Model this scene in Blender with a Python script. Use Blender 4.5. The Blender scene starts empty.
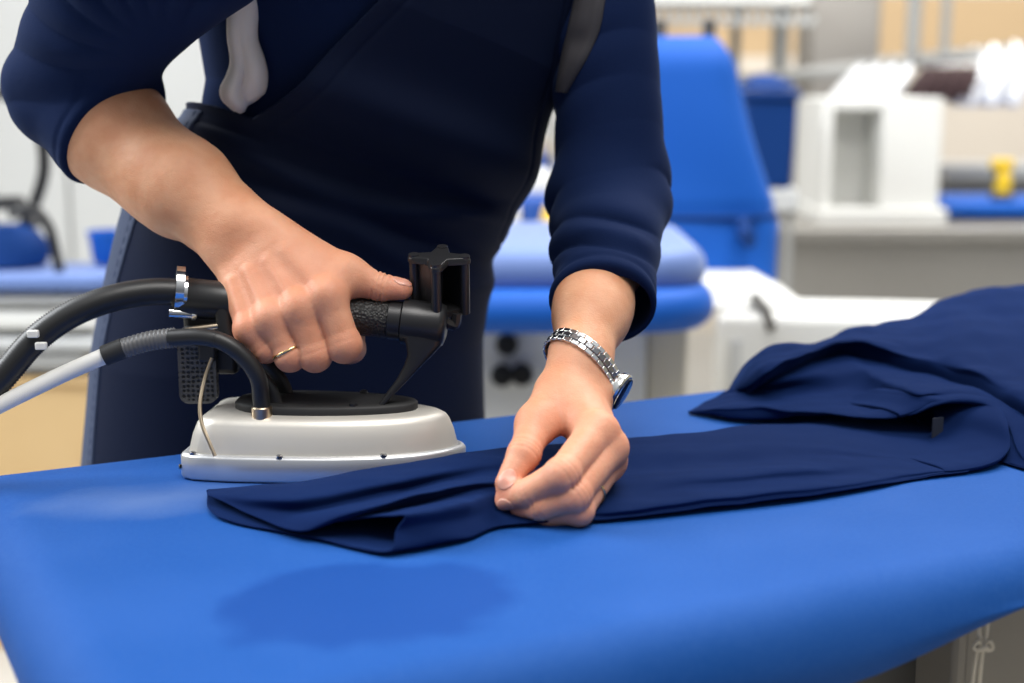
import bpy, bmesh, math, random
import numpy as np
from mathutils import Vector, Matrix
import openvdb

# ------------------------------------------------------------------ camera, light, exposure
SC = bpy.context.scene
COL = SC.collection
FPX = 1422.2
CAMZ = 1.22
PITCH = math.atan(259.5 / FPX)
cam_data = bpy.data.cameras.new('camera')
cam = bpy.data.objects.new('camera', cam_data)
COL.objects.link(cam)
cam.location = (0, 0, CAMZ)
cam.rotation_euler = (math.pi / 2 - PITCH, 0, 0)
cam_data.sensor_width = 36.0
cam_data.lens = 36.0 * FPX / 1024.0
cam_data.clip_start = 0.05
cam_data.dof.use_dof = True
cam_data.dof.focus_distance = 1.15
cam_data.dof.aperture_fstop = 3.0
SC.camera = cam

world = bpy.data.worlds.new('world')
SC.world = world
world.use_nodes = True
wn = world.node_tree.nodes
wl_links = world.node_tree.links
wtc = wn.new('ShaderNodeTexCoord')
wsp = wn.new('ShaderNodeSeparateXYZ')
wl_links.new(wtc.outputs['Generated'], wsp.inputs[0])
wrp = wn.new('ShaderNodeValToRGB')                # a bright ceiling over a dimmer hall
wrp.color_ramp.elements[0].position = 0.0
wrp.color_ramp.elements[0].color = (0.17, 0.18, 0.20, 1)
wrp.color_ramp.elements[1].position = 0.85
wrp.color_ramp.elements[1].color = (0.94, 0.97, 1.0, 1)
wl_links.new(wsp.outputs[2], wrp.inputs[0])
wl_links.new(wrp.outputs[0], wn['Background'].inputs[0])
wn['Background'].inputs[1].default_value = 0.8


def area(name, loc, target, size, power, col=(1, 1, 1), sy=None):
    l = bpy.data.lights.new(name, 'AREA')
    l.energy = power
    l.color = col
    l.size = size
    if sy:
        l.shape = 'RECTANGLE'
        l.size_y = sy
    o = bpy.data.objects.new(name, l)
    COL.objects.link(o)
    o.location = loc
    d = Vector(target) - Vector(loc)
    o.rotation_euler = d.to_track_quat('-Z', 'Y').to_euler()
    return o


area('window_light', (-2.6, 1.6, 2.9), (0, 1.2, 0.95), 1.6, 150, (0.93, 0.97, 1.0))
area('ceiling_light', (0.9, 2.6, 3.3), (0.1, 1.2, 0.9), 1.5, 92, (1.0, 0.98, 0.95))
area('ceiling_light_front', (0.35, 0.25, 3.3), (0, 1.15, 1.0), 1.2, 58, (1.0, 0.97, 0.93))
area('hall_light', (1.6, 4.4, 3.4), (1.7, 5.9, 1.0), 2.5, 150, (1.0, 0.98, 0.95))
area('hall_light', (-2.2, 4.0, 3.6), (-2.2, 5.0, 0.9), 2.5, 80, (1.0, 0.98, 0.95))

SC.view_settings.view_transform = 'Standard'
SC.view_settings.look = 'None'
SC.view_settings.gamma = 1.0
SC.view_settings.use_curve_mapping = False
SC.view_settings.exposure = -0.20

# ------------------------------------------------------------------ places: from a pixel to a point of the hall
_F = np.array([0, math.cos(PITCH), -math.sin(PITCH)])
_U = np.array([0, math.sin(PITCH), math.cos(PITCH)])


def _ray(px, py):
    return _F + np.array([1.0, 0, 0]) * (px - 512) / FPX + _U * (341.5 - py) / FPX


def P(px, py, z):
    """point at height z seen at the pixel"""
    r = _ray(px, py)
    return np.array([0, 0, CAMZ]) + r * ((z - CAMZ) / r[2])


def D(px, py, Y):
    """point at distance Y seen at the pixel"""
    r = _ray(px, py)
    return np.array([0, 0, CAMZ]) + r * (Y / r[1])


# ------------------------------------------------------------------ objects
def tag(o, label=None, cat=None, group=None, kind=None):
    if label: o['label'] = label
    if cat: o['category'] = cat
    if group: o['group'] = group
    if kind: o['kind'] = kind
    return o


def link(name, me, mat=None, parent=None):
    o = bpy.data.objects.new(name, me)
    COL.objects.link(o)
    if mat is not None:
        for m in (mat if isinstance(mat, (list, tuple)) else [mat]):
            me.materials.append(m)
    if parent is not None:
        o.parent = parent
    return o


def thing(name, label, cat, loc=(0, 0, 0), rotz=0.0, group=None):
    o = bpy.data.objects.new(name, None)
    COL.objects.link(o)
    o.empty_display_size = 0.05
    o.location = [float(v) for v in loc]
    o.rotation_euler = (0, 0, rotz)
    return tag(o, label, cat, group)


def copy_tree(o, parent=None):
    c = o.copy()
    COL.objects.link(c)
    if parent is not None:
        c.parent = parent
    for ch in list(o.children):
        copy_tree(ch, c)
    return c


def catmull(pts, n, closed=False):
    pts = [np.asarray(p, float) for p in pts]
    m = len(pts)
    if m == 2 and not closed:
        return [pts[0] + (pts[1] - pts[0]) * i / (n - 1) for i in range(n)]
    segs = m if closed else m - 1
    out = []
    for i in range(n):
        t = i / n * segs if closed else i / (n - 1) * segs
        k = min(int(t), segs - 1)
        u = t - k
        g = (lambda j: pts[j % m]) if closed else (lambda j: pts[min(max(j, 0), m - 1)])
        a, b, c, d = g(k - 1), g(k), g(k + 1), g(k + 2)
        out.append(0.5 * (2 * b + (c - a) * u + (2 * a - 5 * b + 4 * c - d) * u * u + (3 * b - a - 3 * c + d) * u ** 3))
    return out


class MB:
    def __init__(self):
        self.v = []
        self.f = []

    def add(self, verts, faces):
        n = len(self.v)
        self.v += [tuple(float(c) for c in p) for p in verts]
        self.f += [tuple(i + n for i in f) for f in faces]
        return self

    def box(self, lo, hi, M=None):
        (x0, y0, z0), (x1, y1, z1) = lo, hi
        v = [(x0, y0, z0), (x1, y0, z0), (x1, y1, z0), (x0, y1, z0), (x0, y0, z1), (x1, y0, z1), (x1, y1, z1), (x0, y1, z1)]
        if M is not None:
            v = [tuple(M @ Vector(p)) for p in v]
        return self.add(v, [(0, 3, 2, 1), (4, 5, 6, 7), (0, 1, 5, 4), (1, 2, 6, 5), (2, 3, 7, 6), (3, 0, 4, 7)])

    def tube(self, pts, r, n=12, caps=True, closed=False, flat=None):
        """round tube along pts; r is a number or a list; flat=(normal, ratio) squashes the section along a direction"""
        pts = [np.asarray(p, float) for p in pts]
        m = len(pts)
        rs = r if isinstance(r, (list, tuple, np.ndarray)) else [r] * m
        up = None
        V = []
        for i, p in enumerate(pts):
            a = pts[(i - 1) % m] if (closed or i > 0) else pts[i]
            b = pts[(i + 1) % m] if (closed or i < m - 1) else pts[i]
            t = b - a
            t = t / (np.linalg.norm(t) + 1e-12)
            if flat is not None:
                up = np.asarray(flat[0], float)
            elif up is None:
                up = np.array([0, 0, 1.0]) if abs(t[2]) < 0.9 else np.array([1.0, 0, 0])
            up = up - t * up.dot(t)
            up = up / (np.linalg.norm(up) + 1e-12)
            s = np.cross(t, up)
            for k in range(n):
                w = 2 * math.pi * k / n
                V.append(p + rs[i] * (math.cos(w) * s + math.sin(w) * up * (flat[1] if flat else 1)))
        Fc = []
        for i in range(m if closed else m - 1):
            j = (i + 1) % m
            for k in range(n):
                l = (k + 1) % n
                Fc.append((i * n + k, i * n + l, j * n + l, j * n + k))
        if caps and not closed:
            Fc.append(tuple(range(n - 1, -1, -1)))
            Fc.append(tuple((m - 1) * n + k for k in range(n)))
        return self.add(V, Fc)

    def cyl(self, a, b, r0, r1=None, n=20):
        return self.tube([a, b], [r0, r0 if r1 is None else r1], n)

    def lathe(self, prof, c=(0, 0, 0), n=24, M=None):
        """prof: list of (radius, z)"""
        V = []
        for (r, z) in prof:
            for k in range(n):
                w = 2 * math.pi * k / n
                p = Vector((r * math.cos(w), r * math.sin(w), z))
                if M is not None: p = M @ p
                V.append((p[0] + c[0], p[1] + c[1], p[2] + c[2]))
        Fc = []
        for i in range(len(prof) - 1):
            for k in range(n):
                l = (k + 1) % n
                Fc.append((i * n + k, i * n + l, (i + 1) * n + l, (i + 1) * n + k))
        Fc.append(tuple(range(n - 1, -1, -1)))
        Fc.append(tuple((len(prof) - 1) * n + k for k in range(n)))
        return self.add(V, Fc)

    def loft(self, rings, caps=True, closed=True):
        n = len(rings[0])
        V = [p for r in rings for p in r]
        Fc = []
        for i in range(len(rings) - 1):
            for k in range(n if closed else n - 1):
                l = (k + 1) % n
                Fc.append((i * n + k, i * n + l, (i + 1) * n + l, (i + 1) * n + k))
        if caps and closed:
            Fc.append(tuple(range(n - 1, -1, -1)))
            Fc.append(tuple((len(rings) - 1) * n + k for k in range(n)))
        return self.add(V, Fc)

    def build(self, name, mat, parent=None, bevel=0, seg=2, smooth=True, sub=0, angle=40, solid=0):
        me = bpy.data.meshes.new(name)
        me.from_pydata(self.v, [], self.f)
        bm = bmesh.new()
        bm.from_mesh(me)
        bmesh.ops.recalc_face_normals(bm, faces=bm.faces)
        if smooth:
            for f in bm.faces: f.smooth = True
            lim = math.radians(angle)
            for e in bm.edges:
                if len(e.link_faces) == 2 and e.calc_face_angle(0) > lim:
                    e.smooth = False
        bm.to_mesh(me)
        bm.free()
        o = link(name, me, mat, parent)
        if solid:
            md = o.modifiers.new('solid', 'SOLIDIFY')
            md.thickness = solid
            md.offset = -1
        if bevel:
            md = o.modifiers.new('bevel', 'BEVEL')
            md.width = bevel
            md.segments = seg
            md.limit_method = 'ANGLE'
            md.angle_limit = math.radians(35)
            md.harden_normals = False
        if sub:
            md = o.modifiers.new('sub', 'SUBSURF')
            md.levels = md.render_levels = sub
        return o


# ------------------------------------------------------------------ materials
def mat(name, col, rough=0.5, metal=0.0, spec=0.5, sheen=0.0, bump=None, var=None, coat=0.0, sss=0.0, trans=0.0, sheen_tint=None):
    """bump=(kind, scale, strength, distance); var=(scale, amount, second colour) mottles the colour"""
    m = bpy.data.materials.new(name)
    m.use_nodes = True
    nt = m.node_tree
    b = nt.nodes['Principled BSDF']
    b.inputs['Base Color'].default_value = (*col, 1)
    b.inputs['Roughness'].default_value = rough
    b.inputs['Metallic'].default_value = metal
    b.inputs['Specular IOR Level'].default_value = spec
    if sheen:
        b.inputs['Sheen Weight'].default_value = sheen
        b.inputs['Sheen Roughness'].default_value = 0.4
        b.inputs['Sheen Tint'].default_value = (*(sheen_tint or (1, 1, 1)), 1)
    if coat: b.inputs['Coat Weight'].default_value = coat
    if trans: b.inputs['Transmission Weight'].default_value = trans
    if sss:
        b.inputs['Subsurface Weight'].default_value = sss
        b.inputs['Subsurface Radius'].default_value = (1.0, 0.35, 0.2)
        b.inputs['Subsurface Scale'].default_value = 0.006
    tc = nt.nodes.new('ShaderNodeTexCoord')
    if var:
        n = nt.nodes.new('ShaderNodeTexNoise')
        n.inputs['Scale'].default_value = var[0]
        n.inputs['Detail'].default_value = 4
        nt.links.new(tc.outputs['Object'], n.inputs['Vector'])
        r = nt.nodes.new('ShaderNodeMapRange')
        r.inputs[1].default_value = 0.35
        r.inputs[2].default_value = 0.65
        r.inputs[4].default_value = var[1]
        nt.links.new(n.outputs['Fac'], r.inputs[0])
        x = nt.nodes.new('ShaderNodeMix')
        x.data_type = 'RGBA'
        x.inputs[6].default_value = (*col, 1)
        x.inputs[7].default_value = (*var[2], 1)
        nt.links.new(r.outputs[0], x.inputs[0])
        nt.links.new(x.outputs[2], b.inputs['Base Color'])
    if bump:
        kind, sc, st, dist = bump
        if kind == 'weave':
            wv = []
            for ax in ('X', 'Y'):
                w = nt.nodes.new('ShaderNodeTexWave')
                w.bands_direction = ax if ax == 'X' else 'DIAGONAL'
                w.inputs['Scale'].default_value = sc
                w.inputs['Distortion'].default_value = 0.6
                nt.links.new(tc.outputs['Object'], w.inputs['Vector'])
                wv.append(w)
            a = nt.nodes.new('ShaderNodeMath')
            a.operation = 'ADD'
            nt.links.new(wv[0].outputs['Fac'], a.inputs[0])
            nt.links.new(wv[1].outputs['Fac'], a.inputs[1])
            src = a.outputs[0]
        elif kind == 'voronoi':
            n = nt.nodes.new('ShaderNodeTexVoronoi')
            n.inputs['Scale'].default_value = sc
            nt.links.new(tc.outputs['Object'], n.inputs['Vector'])
            src = n.outputs['Distance']
        else:
            n = nt.nodes.new('ShaderNodeTexNoise')
            n.inputs['Scale'].default_value = sc
            n.inputs['Detail'].default_value = 5
            nt.links.new(tc.outputs['Object'], n.inputs['Vector'])
            src = n.outputs['Fac']
        bp = nt.nodes.new('ShaderNodeBump')
        bp.inputs['Strength'].default_value = st
        bp.inputs['Distance'].default_value = dist
        nt.links.new(src, bp.inputs['Height'])
        nt.links.new(bp.outputs['Normal'], b.inputs['Normal'])
    return m


M = {}
M['white_paint'] = mat('white_paint', (0.78, 0.78, 0.75), 0.45)
M['cream_paint'] = mat('cream_paint', (0.66, 0.61, 0.50), 0.5)
M['light_grey'] = mat('light_grey', (0.55, 0.56, 0.56), 0.5)
M['mid_grey'] = mat('mid_grey', (0.30, 0.30, 0.29), 0.5)
M['dark_grey'] = mat('dark_grey', (0.075, 0.07, 0.062), 0.5)
M['brown_grey'] = mat('brown_grey', (0.24, 0.21, 0.17), 0.5)
M['pillar'] = mat('pillar', (0.33, 0.31, 0.285), 0.7, bump=('noise', 60, 0.2, 0.004))
M['steel'] = mat('steel', (0.33, 0.315, 0.29), 0.42, 0.55, bump=('noise', 30, 0.05, 0.002))
M['chrome'] = mat('chrome', (0.8, 0.8, 0.8), 0.16, 1.0)
M['brushed'] = mat('brushed', (0.72, 0.69, 0.63), 0.42, 0.45, bump=('noise', 90, 0.06, 0.001), var=(14, 0.35, (0.76, 0.71, 0.63)))
M['sole'] = mat('sole', (0.66, 0.67, 0.69), 0.36, 0.75, bump=('noise', 120, 0.05, 0.001))
M['black_plastic'] = mat('black_plastic', (0.012, 0.012, 0.013), 0.38)
M['black_matt'] = mat('black_matt', (0.016, 0.016, 0.017), 0.6)
M['black_metal'] = mat('black_metal', (0.022, 0.022, 0.024), 0.34, 0.2)
M['grip'] = mat('grip', (0.014, 0.014, 0.014), 0.5, bump=('voronoi', 420, 0.9, 0.0012))
M['rubber'] = mat('rubber', (0.014, 0.014, 0.015), 0.42)
M['white_sleeve'] = mat('white_sleeve', (0.78, 0.77, 0.74), 0.55, bump=('weave', 260, 0.25, 0.0006))
M['grey_tape'] = mat('grey_tape', (0.10, 0.10, 0.105), 0.45)
M['gold'] = mat('gold', (0.83, 0.60, 0.30), 0.22, 1.0)
M['brass'] = mat('brass', (0.62, 0.50, 0.36), 0.3, 1.0)
M['tan_board'] = mat('tan_board', (0.62, 0.42, 0.20), 0.6, var=(3, 0.5, (0.70, 0.50, 0.26)))
M['blue_plastic'] = mat('blue_plastic', (0.012, 0.075, 0.36), 0.5)
M['blue_bright'] = mat('blue_bright', (0.007, 0.100, 0.47), 0.55, spec=0.25, sheen=0.05)
M['blue_cover'] = mat('blue_cover', (0.006, 0.088, 0.42), 0.65, spec=0.2, sheen=0.08, sheen_tint=(0.5, 0.7, 1))
M['blue_pale'] = mat('blue_pale', (0.13, 0.21, 0.48), 0.6, sheen=0.3)
M['blue_dark'] = mat('blue_dark', (0.004, 0.036, 0.17), 0.6, spec=0.15)
M['yellow'] = mat('yellow', (0.85, 0.56, 0.02), 0.4)
M['white_cloth'] = mat('white_cloth', (0.84, 0.85, 0.87), 0.85, sheen=0.2)
M['maroon_cloth'] = mat('maroon_cloth', (0.055, 0.028, 0.030), 0.85)
M['cord'] = mat('cord', (0.62, 0.55, 0.44), 0.8, bump=('weave', 500, 0.4, 0.0006))
M['floor'] = mat('floor', (0.50, 0.49, 0.46), 0.35, var=(4, 0.5, (0.44, 0.43, 0.41)))
M['watch_dial'] = mat('watch_dial', (0.015, 0.05, 0.16), 0.25)
M['glass'] = mat('glass', (0.95, 0.97, 1.0), 0.02, trans=1.0)
M['steel_link'] = mat('steel_link', (0.72, 0.72, 0.71), 0.2, 1.0)
M['steel_dark'] = mat('steel_dark', (0.30, 0.30, 0.31), 0.25, 1.0)


def board_mat():
    """blue padded ironing cover: a damp patch, a pale rubbed patch, fine weave"""
    m = mat('board_cloth', (0.012, 0.130, 0.62), 0.70, spec=0.12, sheen=0.0, bump=('weave', 420, 0.18, 0.0006), sheen_tint=(0.45, 0.65, 1))
    nt = m.node_tree
    b = nt.nodes['Principled BSDF']
    tc = nt.nodes.new('ShaderNodeTexCoord')
    n = nt.nodes.new('ShaderNodeTexNoise')
    n.inputs['Scale'].default_value = 9
    n.inputs['Detail'].default_value = 6
    nt.links.new(tc.outputs['Object'], n.inputs['Vector'])

    def blob(cx, cy, rx, ry, rot, soft, wob):
        mp = nt.nodes.new('ShaderNodeMapping')
        mp.vector_type = 'TEXTURE'
        mp.inputs['Location'].default_value = (cx, cy, 0)
        mp.inputs['Rotation'].default_value = (0, 0, rot)
        mp.inputs['Scale'].default_value = (rx, ry, 1000)
        nt.links.new(tc.outputs['Object'], mp.inputs['Vector'])
        ln = nt.nodes.new('ShaderNodeVectorMath')
        ln.operation = 'LENGTH'
        nt.links.new(mp.outputs[0], ln.inputs[0])
        ad = nt.nodes.new('ShaderNodeMath')
        ad.operation = 'MULTIPLY_ADD'
        ad.inputs[1].default_value = wob
        nt.links.new(n.outputs['Fac'], ad.inputs[0])
        nt.links.new(ln.outputs['Value'], ad.inputs[2])
        r = nt.nodes.new('ShaderNodeMapRange')
        r.inputs[1].default_value = 1 + wob * 0.5 - soft
        r.inputs[2].default_value = 1 + wob * 0.5 + soft
        r.inputs[3].default_value = 1
        r.inputs[4].default_value = 0
        nt.links.new(ad.outputs[0], r.inputs[0])
        return r.outputs[0]

    def mix(fac, k, a, col):
        x = nt.nodes.new('ShaderNodeMix')
        x.data_type = 'RGBA'
        mu = nt.nodes.new('ShaderNodeMath')
        mu.operation = 'MULTIPLY'
        mu.inputs[1].default_value = k
        nt.links.new(fac, mu.inputs[0])
        nt.links.new(mu.outputs[0], x.inputs[0])
        if isinstance(a, tuple): x.inputs[6].default_value = (*a, 1)
        else: nt.links.new(a, x.inputs[6])
        x.inputs[7].default_value = (*col, 1)
        return x.outputs[2]

    nf = nt.nodes.new('ShaderNodeMapRange')
    nf.inputs[1].default_value = 0.4
    nf.inputs[2].default_value = 0.62
    nt.links.new(n.outputs['Fac'], nf.inputs[0])
    c = mix(nf.outputs[0], 0.55, (0.0065, 0.067, 0.285), (0.015, 0.083, 0.325))
    n5 = nt.nodes.new('ShaderNodeTexNoise')
    n5.inputs['Scale'].default_value = 260
    n5.inputs['Detail'].default_value = 8
    n5.inputs['Roughness'].default_value = 0.75
    nt.links.new(tc.outputs['Object'], n5.inputs['Vector'])
    f5 = nt.nodes.new('ShaderNodeMapRange')
    f5.inputs[1].default_value = 0.40
    f5.inputs[2].default_value = 0.70
    nt.links.new(n5.outputs['Fac'], f5.inputs[0])
    c = mix(f5.outputs[0], 0.5, c, (0.026, 0.103, 0.355))
    s = P(358, 600, 0.9)
    c = mix(blob(s[0], s[1], 0.094, 0.070, 0.30, 0.10, 1.5), 0.75, c, (0.0035, 0.047, 0.235))
    s = P(165, 497, 0.9)
    n2 = blob(s[0], s[1], 0.055, 0.032, 0.3, 0.7, 2.6)
    c = mix(n2, 0.36, c, (0.18, 0.26, 0.45))
    nt.links.new(c, b.inputs['Base Color'])
    return m


M['board_cloth'] = board_mat()
M['sweater'] = mat('sweater', (0.0074, 0.0160, 0.056), 0.85, spec=0.04, sheen=0.05, bump=('noise', 700, 0.35, 0.0008), sheen_tint=(0.5, 0.65, 1.0))
M['apron'] = mat('apron', (0.0068, 0.0116, 0.0325), 0.66, spec=0.07, sheen=0.0, bump=('weave', 300, 0.12, 0.0005), sheen_tint=(0.5, 0.65, 1.0))
M['jeans'] = mat('jeans', (0.016, 0.032, 0.085), 0.75, sheen=0.1, bump=('weave', 300, 0.3, 0.0006), sheen_tint=(0.5, 0.65, 1.0))
M['garment'] = mat('garment', (0.0046, 0.0135, 0.060), 0.75, spec=0.015, sheen=0.16, bump=('weave', 520, 0.16, 0.0005), sheen_tint=(0.12, 0.28, 0.85))
M['lining'] = mat('lining', (0.008, 0.012, 0.028), 0.6)
M['strap_white'] = mat('strap_white', (0.74, 0.70, 0.67), 0.8, sheen=0.2)
M['strap_grey'] = mat('strap_grey', (0.036, 0.034, 0.040), 0.8)
M['nail'] = mat('nail', (0.70, 0.34, 0.25), 0.38, sss=0.3, coat=0.1)
M['hair'] = mat('hair', (0.09, 0.05, 0.025), 0.5, bump=('noise', 200, 0.5, 0.002))
M['shoe'] = mat('shoe', (0.03, 0.03, 0.032), 0.5)
M['eye'] = mat('eye', (0.8, 0.8, 0.78), 0.2)
M['iris'] = mat('iris', (0.08, 0.05, 0.03), 0.2)


def skin_mat():
    m = mat('skin', (0.60, 0.29, 0.175), 0.52, spec=0.38, sss=0.22)
    nt = m.node_tree
    b = nt.nodes['Principled BSDF']
    tc = nt.nodes.new('ShaderNodeTexCoord')
    n = nt.nodes.new('ShaderNodeTexNoise')
    n.inputs['Scale'].default_value = 38
    n.inputs['Detail'].default_value = 6
    nt.links.new(tc.outputs['Object'], n.inputs['Vector'])
    at = nt.nodes.new('ShaderNodeAttribute')
    at.attribute_name = 'redness'
    r = nt.nodes.new('ShaderNodeMapRange')
    r.inputs[1].default_value = 0.38
    r.inputs[2].default_value = 0.66
    nt.links.new(n.outputs['Fac'], r.inputs[0])
    x = nt.nodes.new('ShaderNodeMix')
    x.data_type = 'RGBA'
    x.inputs[6].default_value = (0.71, 0.370, 0.220, 1)
    x.inputs[7].default_value = (0.64, 0.295, 0.160, 1)
    nt.links.new(r.outputs[0], x.inputs[0])
    y = nt.nodes.new('ShaderNodeMix')
    y.data_type = 'RGBA'
    y.inputs[7].default_value = (0.70, 0.255, 0.175, 1)
    nt.links.new(at.outputs['Fac'], y.inputs[0])
    nt.links.new(x.outputs[2], y.inputs[6])
    nt.links.new(y.outputs[2], b.inputs['Base Color'])
    v = nt.nodes.new('ShaderNodeTexVoronoi')
    v.inputs['Scale'].default_value = 750
    nt.links.new(tc.outputs['Object'], v.inputs['Vector'])
    n3 = nt.nodes.new('ShaderNodeTexNoise')
    n3.inputs['Scale'].default_value = 160
    n3.inputs['Detail'].default_value = 6
    nt.links.new(tc.outputs['Object'], n3.inputs['Vector'])
    ad = nt.nodes.new('ShaderNodeMath')
    ad.operation = 'MULTIPLY_ADD'
    ad.inputs[1].default_value = 0.35
    nt.links.new(v.outputs['Distance'], ad.inputs[0])
    nt.links.new(n3.outputs['Fac'], ad.inputs[2])
    bp = nt.nodes.new('ShaderNodeBump')
    bp.inputs['Strength'].default_value = 0.32
    bp.inputs['Distance'].default_value = 0.0015
    nt.links.new(ad.outputs[0], bp.inputs['Height'])
    nt.links.new(bp.outputs['Normal'], b.inputs['Normal'])
    return m


M['skin'] = skin_mat()

# ------------------------------------------------------------------ the hall
def wall_mat():
    m = mat('hall_wall', (0.72, 0.66, 0.56), 0.7, bump=('noise', 20, 0.1, 0.003))
    nt = m.node_tree
    b = nt.nodes['Principled BSDF']
    tc = nt.nodes.new('ShaderNodeTexCoord')
    sp = nt.nodes.new('ShaderNodeSeparateXYZ')
    nt.links.new(tc.outputs['Object'], sp.inputs[0])
    cr = nt.nodes.new('ShaderNodeValToRGB')
    cr.color_ramp.interpolation = 'CONSTANT'
    mr = nt.nodes.new('ShaderNodeMath')
    mr.operation = 'DIVIDE'
    mr.inputs[1].default_value = 4.0
    nt.links.new(sp.outputs[2], mr.inputs[0])
    nt.links.new(mr.outputs[0], cr.inputs[0])
    e = cr.color_ramp.elements
    e[0].position = 0.0
    e[0].color = (0.78, 0.70, 0.60, 1)
    e[1].position = 1.19 / 4
    e[1].color = (0.80, 0.72, 0.62, 1)
    for z, c in ((1.33, (0.66, 0.47, 0.27)), (1.62, (0.72, 0.66, 0.58))):
        k = cr.color_ramp.elements.new(z / 4)
        k.color = (*c, 1)
    nt.links.new(cr.outputs[0], b.inputs['Base Color'])
    return m


def struct(name, mb, m, **k):
    return tag(mb.build(name, m, **k), kind='structure')


struct('floor', MB().box((-6, -2.5, -0.06), (7, 7.4, 0)), M['floor'])
struct('wall_back', MB().box((-6, 7.0, 0), (7, 7.15, 4.0)), wall_mat())
struct('wall_left', MB().box((-6.1, -2.5, 0), (-6.0, 7.15, 4.0)), M['cream_paint'])
struct('wall_right', MB().box((7.0, -2.5, 0), (7.1, 7.15, 4.0)), M['cream_paint'])
M['panel_white'] = mat('panel_white', (0.58, 0.59, 0.585), 0.5)
wl = MB()
for k in range(6):
    wl.box((-3.6 + k * 0.52, 4.9, 0.0), (-3.09 + k * 0.52, 4.96, 2.7))
struct('partition_left', wl, M['panel_white'], bevel=0.006)
a = D(808, 100, 5.05); b_ = D(878, 100, 5.05)
struct('pillar', MB().box((a[0], 5.05, 0), (b_[0], 5.3, 4.0)), M['pillar'], bevel=0.012)


def pxbox(mb, x0, y0, x1, y1, Y, depth):
    """box whose front face at distance Y spans the pixel rectangle"""
    a, b = D(x0, y1, Y), D(x1, y0, Y)
    return mb.box((a[0], Y, a[2]), (b[0], Y + depth, b[2]))


def base(x, Y, z):
    """place of the base of a thing: pixel column, distance, height"""
    return (D(x, 300, Y)[0], Y, z)


WORLD = set()
_link0 = link


def link(name, me, mat=None, parent=None):
    o = _link0(name, me, mat, parent)
    if parent is not None and parent.name in WORLD:
        R = Matrix.Translation(parent.location) @ Matrix.Rotation(parent.rotation_euler.z, 4, 'Z')
        o.matrix_parent_inverse = R.inverted()
    return o


def wthing(*a, **k):
    t = thing(*a, **k)
    WORLD.add(t.name)
    return t


# steel counter at the right
t = wthing('steel_counter', 'long grey stainless steel counter along the back, right of the blue press', 'counter', base(900, 4.25, 0))
c0 = D(770, 228, 4.2); c1 = D(1120, 228, 4.2)
MB().box((c0[0], 4.2, c0[2] - 0.04), (c1[0] + 0.5, 4.85, c0[2])).build('worktop', M['steel'], t, bevel=0.006)
MB().box((c0[0] + 0.02, 4.24, 0.06), (c1[0] + 0.48, 4.83, c0[2] - 0.04)).build('front_panel', M['steel'], t, bevel=0.004)
MB().box((c0[0] + 0.06, 4.3, 0.0), (c1[0] + 0.44, 4.8, 0.06)).build('plinth', M['dark_grey'], t)
ctop = c0[2]

# white cabinet standing on the counter
t = wthing('white_cabinet', 'white box cabinet with an open front standing on the steel counter', 'cabinet', base(878, 4.35, ctop))
g = lambda x, y, Y=4.3: D(x, y, Y)
L, R_ = g(824, 100)[0], g(944, 100)[0]
o0, o1 = g(835, 100)[0], g(884, 100)[0]
zt = g(870, 98)[2]
zb = ctop
m = MB()
m.box((L, 4.3, zb + 0.05), (o0, 4.7, zt)).box((o1, 4.3, zb + 0.05), (R_, 4.7, zt))
m.box((o0, 4.3, zt - 0.035), (o1, 4.7, zt)).box((o0, 4.50, zb + 0.05), (o1, 4.7, zt - 0.035))
m.build('body', M['white_paint'], t, bevel=0.005)
MB().box((L - 0.01, 4.27, zb), (R_ + 0.02, 4.72, zb + 0.05)).build('base', M['white_paint'], t, bevel=0.006)

# rails and the clothes on them
t = wthing('garment_rail', 'dark grey horizontal pipe rail on thin posts across the back wall', 'rail', base(905, 4.9, 0))
ra, rb = D(700, 86, 4.9), D(1090, 42, 4.9)
MB().tube([ra, rb], 0.024, 10).build('pipe', M['mid_grey'], t)
for px in (735, 912, 944):
    q = D(px, 60, 4.9)
    zr = ra[2] + (rb[2] - ra[2]) * (q[0] - ra[0]) / (rb[0] - ra[0])
    MB().tube([(q[0], 4.9, zr), (q[0], 4.9, 2.6)], 0.017 if px != 912 else 0.026, 8).build('post', M['mid_grey'], t)
struct('trim_1', MB().box((D(640, 0, 4.9)[0], 4.84, 2.6), (D(1100, 0, 4.9)[0], 4.98, 2.68)), M['mid_grey'])


def hung(px, py0, py1, w, lean, m, Y=4.84):
    """a garment folded over a hanger: a slanted, soft, thick drape with scalloped foot"""
    a = D(px, py0, Y)
    b = D(px, py1, Y)
    h = a[2] - b[2]
    mb = MB()
    rings = []
    for i in range(9):
        s = i / 8
        ww = w * (0.35 + 0.65 * min(1, s * 1.7))
        dep = 0.05 + 0.055 * math.sin(min(1, s * 1.6) * 1.57)
        ring = []
        for k in range(20):
            th = 2 * math.pi * k / 20
            rr = 1 + 0.13 * math.sin(3 * th + s * 4) * s
            ring.append((-lean * s + ww * math.cos(th) * rr, dep * math.sin(th) * rr, h * (1 - s) + 0.012 * math.sin(2 * th) * s))
        rings.append(ring)
    mb.loft(rings)
    return mb, (a[0], Y, b[2])


def garment_on_rail(px, y0, y1, w, lean, m, label, name, group):
    mb, loc = hung(px, y0, y1, w, lean, m)
    t = thing(name, label, 'garment', loc, group=group)
    mb.build('cloth', m, t, sub=1)
    a = D(px, y0, 4.84)
    zr = ra[2] + (rb[2] - ra[2]) * (a[0] - ra[0]) / (rb[0] - ra[0])
    h = zr - loc[2]
    top = a[2] - loc[2]
    MB().tube([(0, 0, top - 0.01), (0, 0.0, h - 0.02), (0.0, 0.03, h + 0.03), (0.0, 0.06, h + 0.03), (0.0, 0.09, h)], 0.005, 6).build('hanger_hook', M['chrome'], t)


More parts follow.
